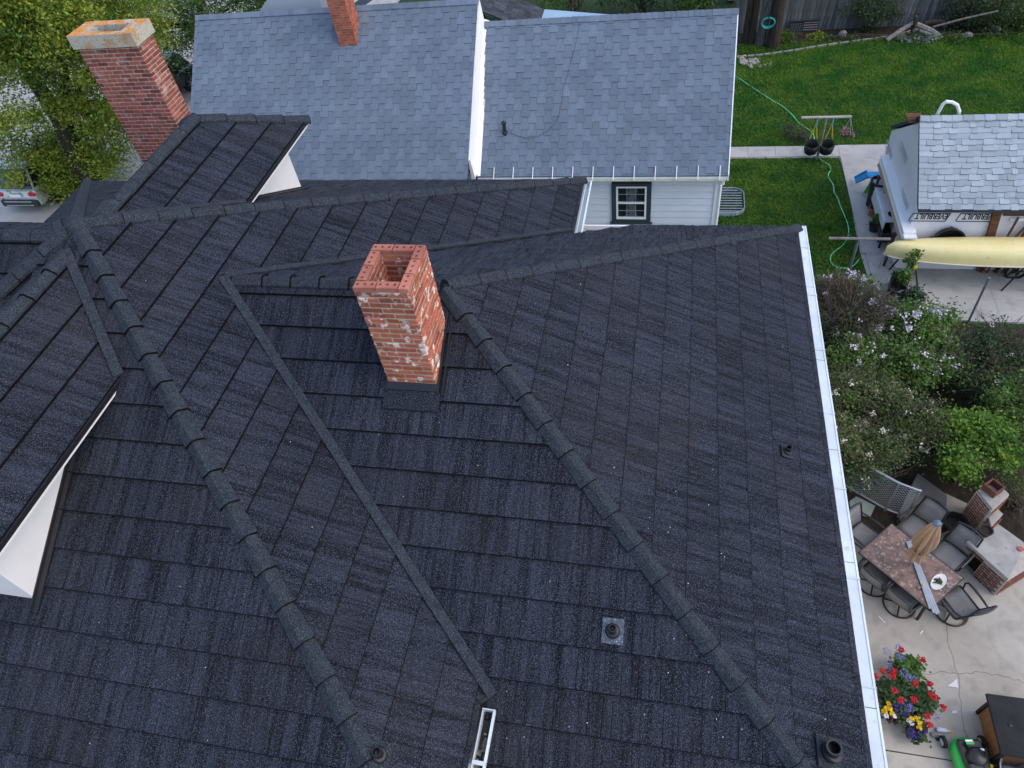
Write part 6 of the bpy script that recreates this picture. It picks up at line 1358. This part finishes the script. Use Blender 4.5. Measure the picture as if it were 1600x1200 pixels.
# tray and small things
c = gp(1466,909,.742); tr = thing('tray','white oval tray with dark green sprig on the patio table','tray',c); ax1 = nrm(gp(1476,898,.74)-gp(1457,921,.74)); ax2 = V3(-ax1[1],ax1[0],0); m = MB(); m.lathe([(.14,0),(.155,.012),(.14,.02),(.12,.012),(.001,.010)],c,20,ax=(ax1*1.35,ax2*.72,V3(0,0,1)),cap1=False); m.build('tray_plate',mat('tray_white',(.62,.60,.56),.4),tr)
rg = np.random.default_rng(21); P = c+rg.normal(size=(40,3))*np.array([.03,.03,.006])+V3(0,0,.03); A,B = leaf_axes(40,.07,.03,rg,.8); quads_mesh('sprig',P,A,B,M_LEAFD,tr)
c = gp(1441,916,.745); m = MB(); m.lathe([(.025,0),(.022,.05),(.01,.07)],c,10); t = thing('yellow_bottle','tiny yellow topped bottle on the patio table','bottle',c); m.build('bottle_body',mat('yellow_lid',(.60,.48,.05),.5),t)
c = gp(1435,919,.745); m = MB(); m.cbox(c+V3(0,0,.02),(.07,.04,.04),.008,rz=.6); tag(m.build('blue_sachet',mat('dark_blue_print',(.05,.06,.14),.6,(.3,.25,.25),40)),'small dark blue packet next to the yellow topped bottle','packet')
# ------------------------------------------------------------------ flower pots
M_RFL = mat('red_petals',(.50,.012,.018),.6,(.36,.01,.02),8,isl=.3); M_YFL = mat('yellow_petals',(.68,.44,.015),.6,isl=.2); M_WFL = mat('white_petals',(.68,.67,.66),.7,isl=.1); M_PFL = mat('purple_petals',(.060,.040,.17),.7,(.04,.03,.12),6,isl=.4); M_BFL = mat('blue_petals',(.13,.13,.36),.7,(.20,.20,.42),8,isl=.3); M_DKR = mat('maroon_petals',(.09,.015,.02),.7,isl=.3)
def blooms(name, spots, r, n, mt, parent, seed, L, Wd):
    rg = np.random.default_rng(seed)
    for s in spots:
        P = s+rdir(n,rg)*r*np.array([1,1,.6])*rg.uniform(.5,1,(n,1)); A,B = leaf_axes(n,L,Wd,rg,.5); quads_mesh(name,P,A,B,mt,parent)
def flower_pot(px, zc, label, fr, n, potr, poth, red=(), yel=(), wht=(), pur=(), blu=(), mar=(), mt=M_LEAFD, seed=1, leaf=.075):
    c = gp(*px,zc); c[2] = 0; t = pot(c,potr,poth,M_BLK,label,grp='pots of flowers on the patio',name='flower_planter',cat='flower pot'); rg = np.random.default_rng(seed)
    ells = [(V3(c[0],c[1],poth+fr*.35),np.array([fr,fr,fr*.55]))]; P,_ = clump_points(ells,n,.05,rg,max(10,n//22),.30); P[:,2] = np.maximum(P[:,2],.08); A,B = leaf_axes(n,leaf,leaf*.85,rg,.75); quads_mesh('foliage',P,A,B,mt,t)
    zt = poth+fr*.75
    for nm,sp,r,k,m_,L in (('red_bloom',red,.055,46,M_RFL,.045),('yellow_bloom',yel,.042,22,M_YFL,.05),('white_bloom',wht,.04,20,M_WFL,.05),('purple_bloom',pur,.085,60,M_PFL,.04),('blue_bloom',blu,.085,46,M_BFL,.028),('maroon_bloom',mar,.05,26,M_DKR,.05)):
        if sp: blooms(nm,[gp(x,y,z) for x,y,z in sp],r,k,m_,t,seed+len(nm),L,L*.8)
    return t
flower_pot((1416,1046),.42,'furthest flower pot with two red geraniums and trailing blue lobelia',.27,1100,.18,.30,red=[(1408,1015,.72),(1442,1031,.66)],blu=[(1386,1018,.45),(1389,1035,.42),(1407,1026,.62),(1391,1045,.4),(1404,1012,.55)],seed=31,mt=M_LEAFG)
flower_pot((1393,1082),.45,'flower pot of red geraniums right against the white gutter',.285,1200,.18,.32,red=[(1369,1057,.62),(1380,1048,.66),(1397,1048,.70),(1395,1056,.70),(1398,1079,.78),(1408,1094,.74)],blu=[(1412,1052,.62),(1420,1058,.6),(1427,1060,.5)],seed=32)
flower_pot((1441,1095),.45,'flower pot with the largest red geranium heads facing the shed box',.285,1200,.18,.32,red=[(1430,1068,.74),(1453,1068,.62),(1455,1086,.72),(1462,1090,.66),(1428,1093,.70),(1474,1105,.52),(1449,1118,.66),(1452,1132,.55)],blu=[(1462,1118,.4),(1418,1100,.5),(1424,1108,.5)],seed=33)
flower_pot((1398,1112),.35,'small pot of yellow and white pansies beside the gutter',.17,420,.13,.24,yel=[(1389,1100,.5),(1385,1107,.5),(1391,1107,.52),(1382,1112,.45),(1394,1115,.45)],wht=[(1385,1118,.45),(1398,1119,.45)],pur=[(1400,1105,.48),(1406,1106,.46),(1413,1113,.42)],mar=[(1391,1123,.40),(1403,1124,.35)],seed=34)
flower_pot((1434,1140),.32,'small pot of yellow and dark purple pansies nearest the mower',.18,460,.14,.24,yel=[(1426,1123,.5),(1433,1122,.5),(1437,1128,.52),(1437,1136,.45)],wht=[(1424,1130,.48),(1421,1126,.45)],pur=[(1424,1143,.38),(1432,1146,.36),(1440,1141,.38),(1424,1148,.3),(1436,1151,.3)],mar=[(1446,1140,.35),(1443,1150,.25)],seed=35)
# ------------------------------------------------------------------ lawn mower
mc = gp(1520,1190,.25); M_MGRN = mat('mower_green',(.012,.36,.045),.35,spec=.6); M_MBLK = mat('mower_black',(.016,.017,.018),.4,spec=.5)
mw = thing('lawn_mower','bright green lawn mower with a black engine parked by the brown storage box','lawn mower',(0,0,0)); m = MB()
dk = []; n = 28
for (z,k) in ((.09,1.0),(.17,1.02),(.215,.93),(.235,.75)):
    for i in range(n): a = 2*PI*i/n; c_,s_ = math.cos(a),math.sin(a); dk.append((np.sign(c_)*abs(c_)**.7*.275*k,np.sign(s_)*abs(s_)**.7*.38*k,z))
m.add(dk,[(j*n+i,j*n+(i+1)%n,(j+1)*n+(i+1)%n,(j+1)*n+i) for j in range(3) for i in range(n)]+[tuple(3*n+i for i in range(n))]); m.build('deck',M_MGRN,mw,smooth=True)
m = MB(); m.cbox((.02,.10,.27),(.40,.46,.09),.04); m.build('deck_cover',M_MBLK,mw)
m = MB(); m.lathe([(.14,.22),(.15,.34),(.135,.42),(.10,.45),(.0,.46)],(.02,.03,0),18); m.build('engine',M_MBLK,mw,smooth=True)
m = MB(); m.cbox((.05,.22,.36),(.24,.14,.10),.03); m.build('air_filter',M_MBLK,mw); m = MB(); m.cbox((-.04,-.12,.33),(.26,.16,.10),.04); m.build('fuel_tank',M_MBLK,mw)
for (x,y,w,h) in ((-.03,.27,.12,.03),(.09,.13,.13,.035)): m = MB(); m.cbox((x,y,.415),(w,h,.006),.002); m.build('badge',M_WHITE,mw)
m = MB(); m.cbox((-.02,.235,.405),(.13,.05,.012),.004); m.build('green_stripe',M_MGRN,mw)
m = MB(); m.lathe([(.028,0),(.028,.03),(.01,.035)],(.24,-.08,.235),12); m.build('yellow_cap',M_YFL,mw)
for (x,y,r) in ((-.31,.33,.10),(.31,.33,.10),(-.31,-.33,.115),(.31,-.33,.115)):
    ax = (V3(0,1,0),V3(0,0,1),V3(1,0,0)); m = MB(); m.lathe([(r*.6,-.03),(r,-.025),(r,.025),(r*.6,.03)],(x,y,r),16,ax=ax); w = m.build('wheel',M_TYRE,mw); m = MB(); m.lathe([(.01,-.034),(r*.62,-.034),(r*.62,.034),(.01,.034)],(x,y,r),14,ax=ax); m.build('hub',mat('hub_grey',(.42,.42,.40),.5),w)
for sx in (-1,1): m = MB(); m.tube([(sx*.25,-.36,.2),(sx*.24,-.62,.42),(sx*.22,-1.0,.85)],.014,6); m.build('handle_bar',M_MBLK,mw)
m = MB(); m.tube([(-.22,-1.0,.85),(-.15,-1.06,.90),(.15,-1.06,.90),(.22,-1.0,.85)],.016,6); m.build('handle_grip',M_MBLK,mw)
mw.location = (mc[0],mc[1],PZ); mw.rotation_euler = (0,0,.16)
c = gp(1473,1141,.1); sbt = thing('spray_bottle','white and blue spray bottle lying by the mower wheel','bottle',c); m = MB(); ax = (V3(0,1,0),V3(0,0,1),V3(1,0,0)); m.lathe([(.03,0),(.042,.02),(.042,.14),(.018,.18),(.018,.20)],c-V3(.10,0,.0),12,ax=ax); m.build('bottle_body',mat('bottle_blue',(.28,.42,.62),.35,(.6,.62,.65),9),sbt); m = MB(); m.cbox(c+V3(.12,0,.0),(.06,.035,.03),.008); m.build('trigger',M_YFL,sbt)
c = gp(1464,1149,.07); nz = thing('hose_nozzle','black hose nozzle with a pale ring lying beside the pansies','nozzle',c); m = MB(); m.tube([c-V3(.05,.02,0),c+V3(.13,.0,0)],.022,8); m.lathe([(.035,-.015),(.045,0),(.035,.015)],c-V3(.06,0,-.01),14); m.build('nozzle_body',M_POLEG,nz); m = MB(); m.cbox(c+V3(.02,-.06,-.02),(.10,.05,.04),.01); m.build('nozzle_grip',M_BLK,nz)
# brown storage box with a black lid
M_BOXW = mat('brown_box_panel',(.27,.125,.045),.8,(.20,.09,.035),4,stretch=(1.5,1.5,9),speck=(.12,.06,.03),sscale=60,slo=.5,shi=.8,samt=.5); M_LID = mat('black_lid',(.007,.0075,.009),.75,(.018,.019,.021),3,bump=.002,bscale=60)
db = thing('storage_box','brown panelled outdoor storage box with a black lid','storage box',(6.4,4.6,PZ)); q0,q1 = gp(1547,1095,.70),gp(1573,1176,.70); bx0 = (q0[0]+q1[0])/2; y0,y1 = q1[1],q0[1]
m = MB(); m.box(((bx0+.03+bx0+1.5)/2,(y0+y1)/2,.37),(1.44,y1-y0-.02,.62)); m.build('box_body',M_BOXW,db)
nb_ = 6
for k in range(nb_): m = MB(); m.cbox((bx0+.018,y0+(y1-y0)*(k+.5)/nb_,.375),(.03,(y1-y0)/nb_-.002,.60),.004); m.build('panel_board',M_BOXW,db)
m = MB(); m.box((bx0+.76,y0-.012,.37),(1.44,.02,.60)); m.build('front_panel',mat('dark_brown_panel',(.13,.060,.030),.8,(.09,.042,.022),4,stretch=(1.5,1.5,9)),db)
for y in (y0,y1): m = MB(); m.cbox((bx0-.004,y,.375),(.05,.06,.65),.006); m.build('corner_post',M_LID,db)
m = MB(); m.cbox((bx0+.72,(y0+y1)/2+.02,.735),(1.62,y1-y0+.16,.05),.012); m.build('lid',M_LID,db); m = MB(); m.lathe([(.028,.76),(.028,.775),(.01,.78)],(bx0+.16,y0+.42,0),12); m.build('lid_knob',M_BLK,db)
m = MB(); m.cbox((bx0+.74,(y0+y1)/2,.09),(1.40,y1-y0,.06),.006); m.build('base',M_LID,db)
c = gp(1592,1204,.45); t = thing('steel_tub','round grey rimmed tub at the bottom corner of the patio','tub',(c[0],c[1],PZ)); m = MB(); m.lathe([(.20,.05),(.25,.38),(.27,.42),(.25,.44),(.235,.42),(.19,.12),(.01,.12)],(c[0],c[1],0),22,cap1=False); m.build('tub_body',mat('tub_grey',(.14,.15,.17),.4,(.08,.085,.095),5,metal=.5),t,smooth=True)
m = MB(); m.tube([(c[0]+math.cos(2*PI*k/24)*.262,c[1]+math.sin(2*PI*k/24)*.262,.435) for k in range(25)],.012,6,cap=False); m.build('rim',M_GALV,t)
# scraps on the concrete
M_PAPER = mat('paper_scrap',(.66,.66,.66),.8)
for (px,pts,lab) in (((1489,1069),[(-9,3),(8,6),(6,-8)],'white triangular paper scrap lying on the patio crack'),((1491,1113),[(-4,2),(-3,-2),(4,-3),(4,1)],'small white paper scrap between the flowers and storage box'),((1440,988),[(-3,2),(-1,3),(3,-2),(1,-3)],'tiny paper scrap on the concrete below the swivel chairs')):
    P = [gp(px[0]+x,px[1]+y,.056) for x,y in pts]; m = MB(); n = len(P); m.add([p for p in P]+[p+V3(0,0,.004+.008*(i%2)) for i,p in enumerate(P)],[tuple(range(n))[::-1],tuple(range(n,2*n))]+[(i,(i+1)%n,n+(i+1)%n,n+i) for i in range(n)]); tag(m.build('paper_scrap',M_PAPER),lab,'paper scrap','paper scraps on the patio')
c = gp(1378,968,.055); m = MB(); m.box(c+V3(0,0,.004),(.16,.02,.006),rz=-.9); tag(m.build('white_strip',M_PAPER),'thin white strip on the concrete by the gutter','strip')
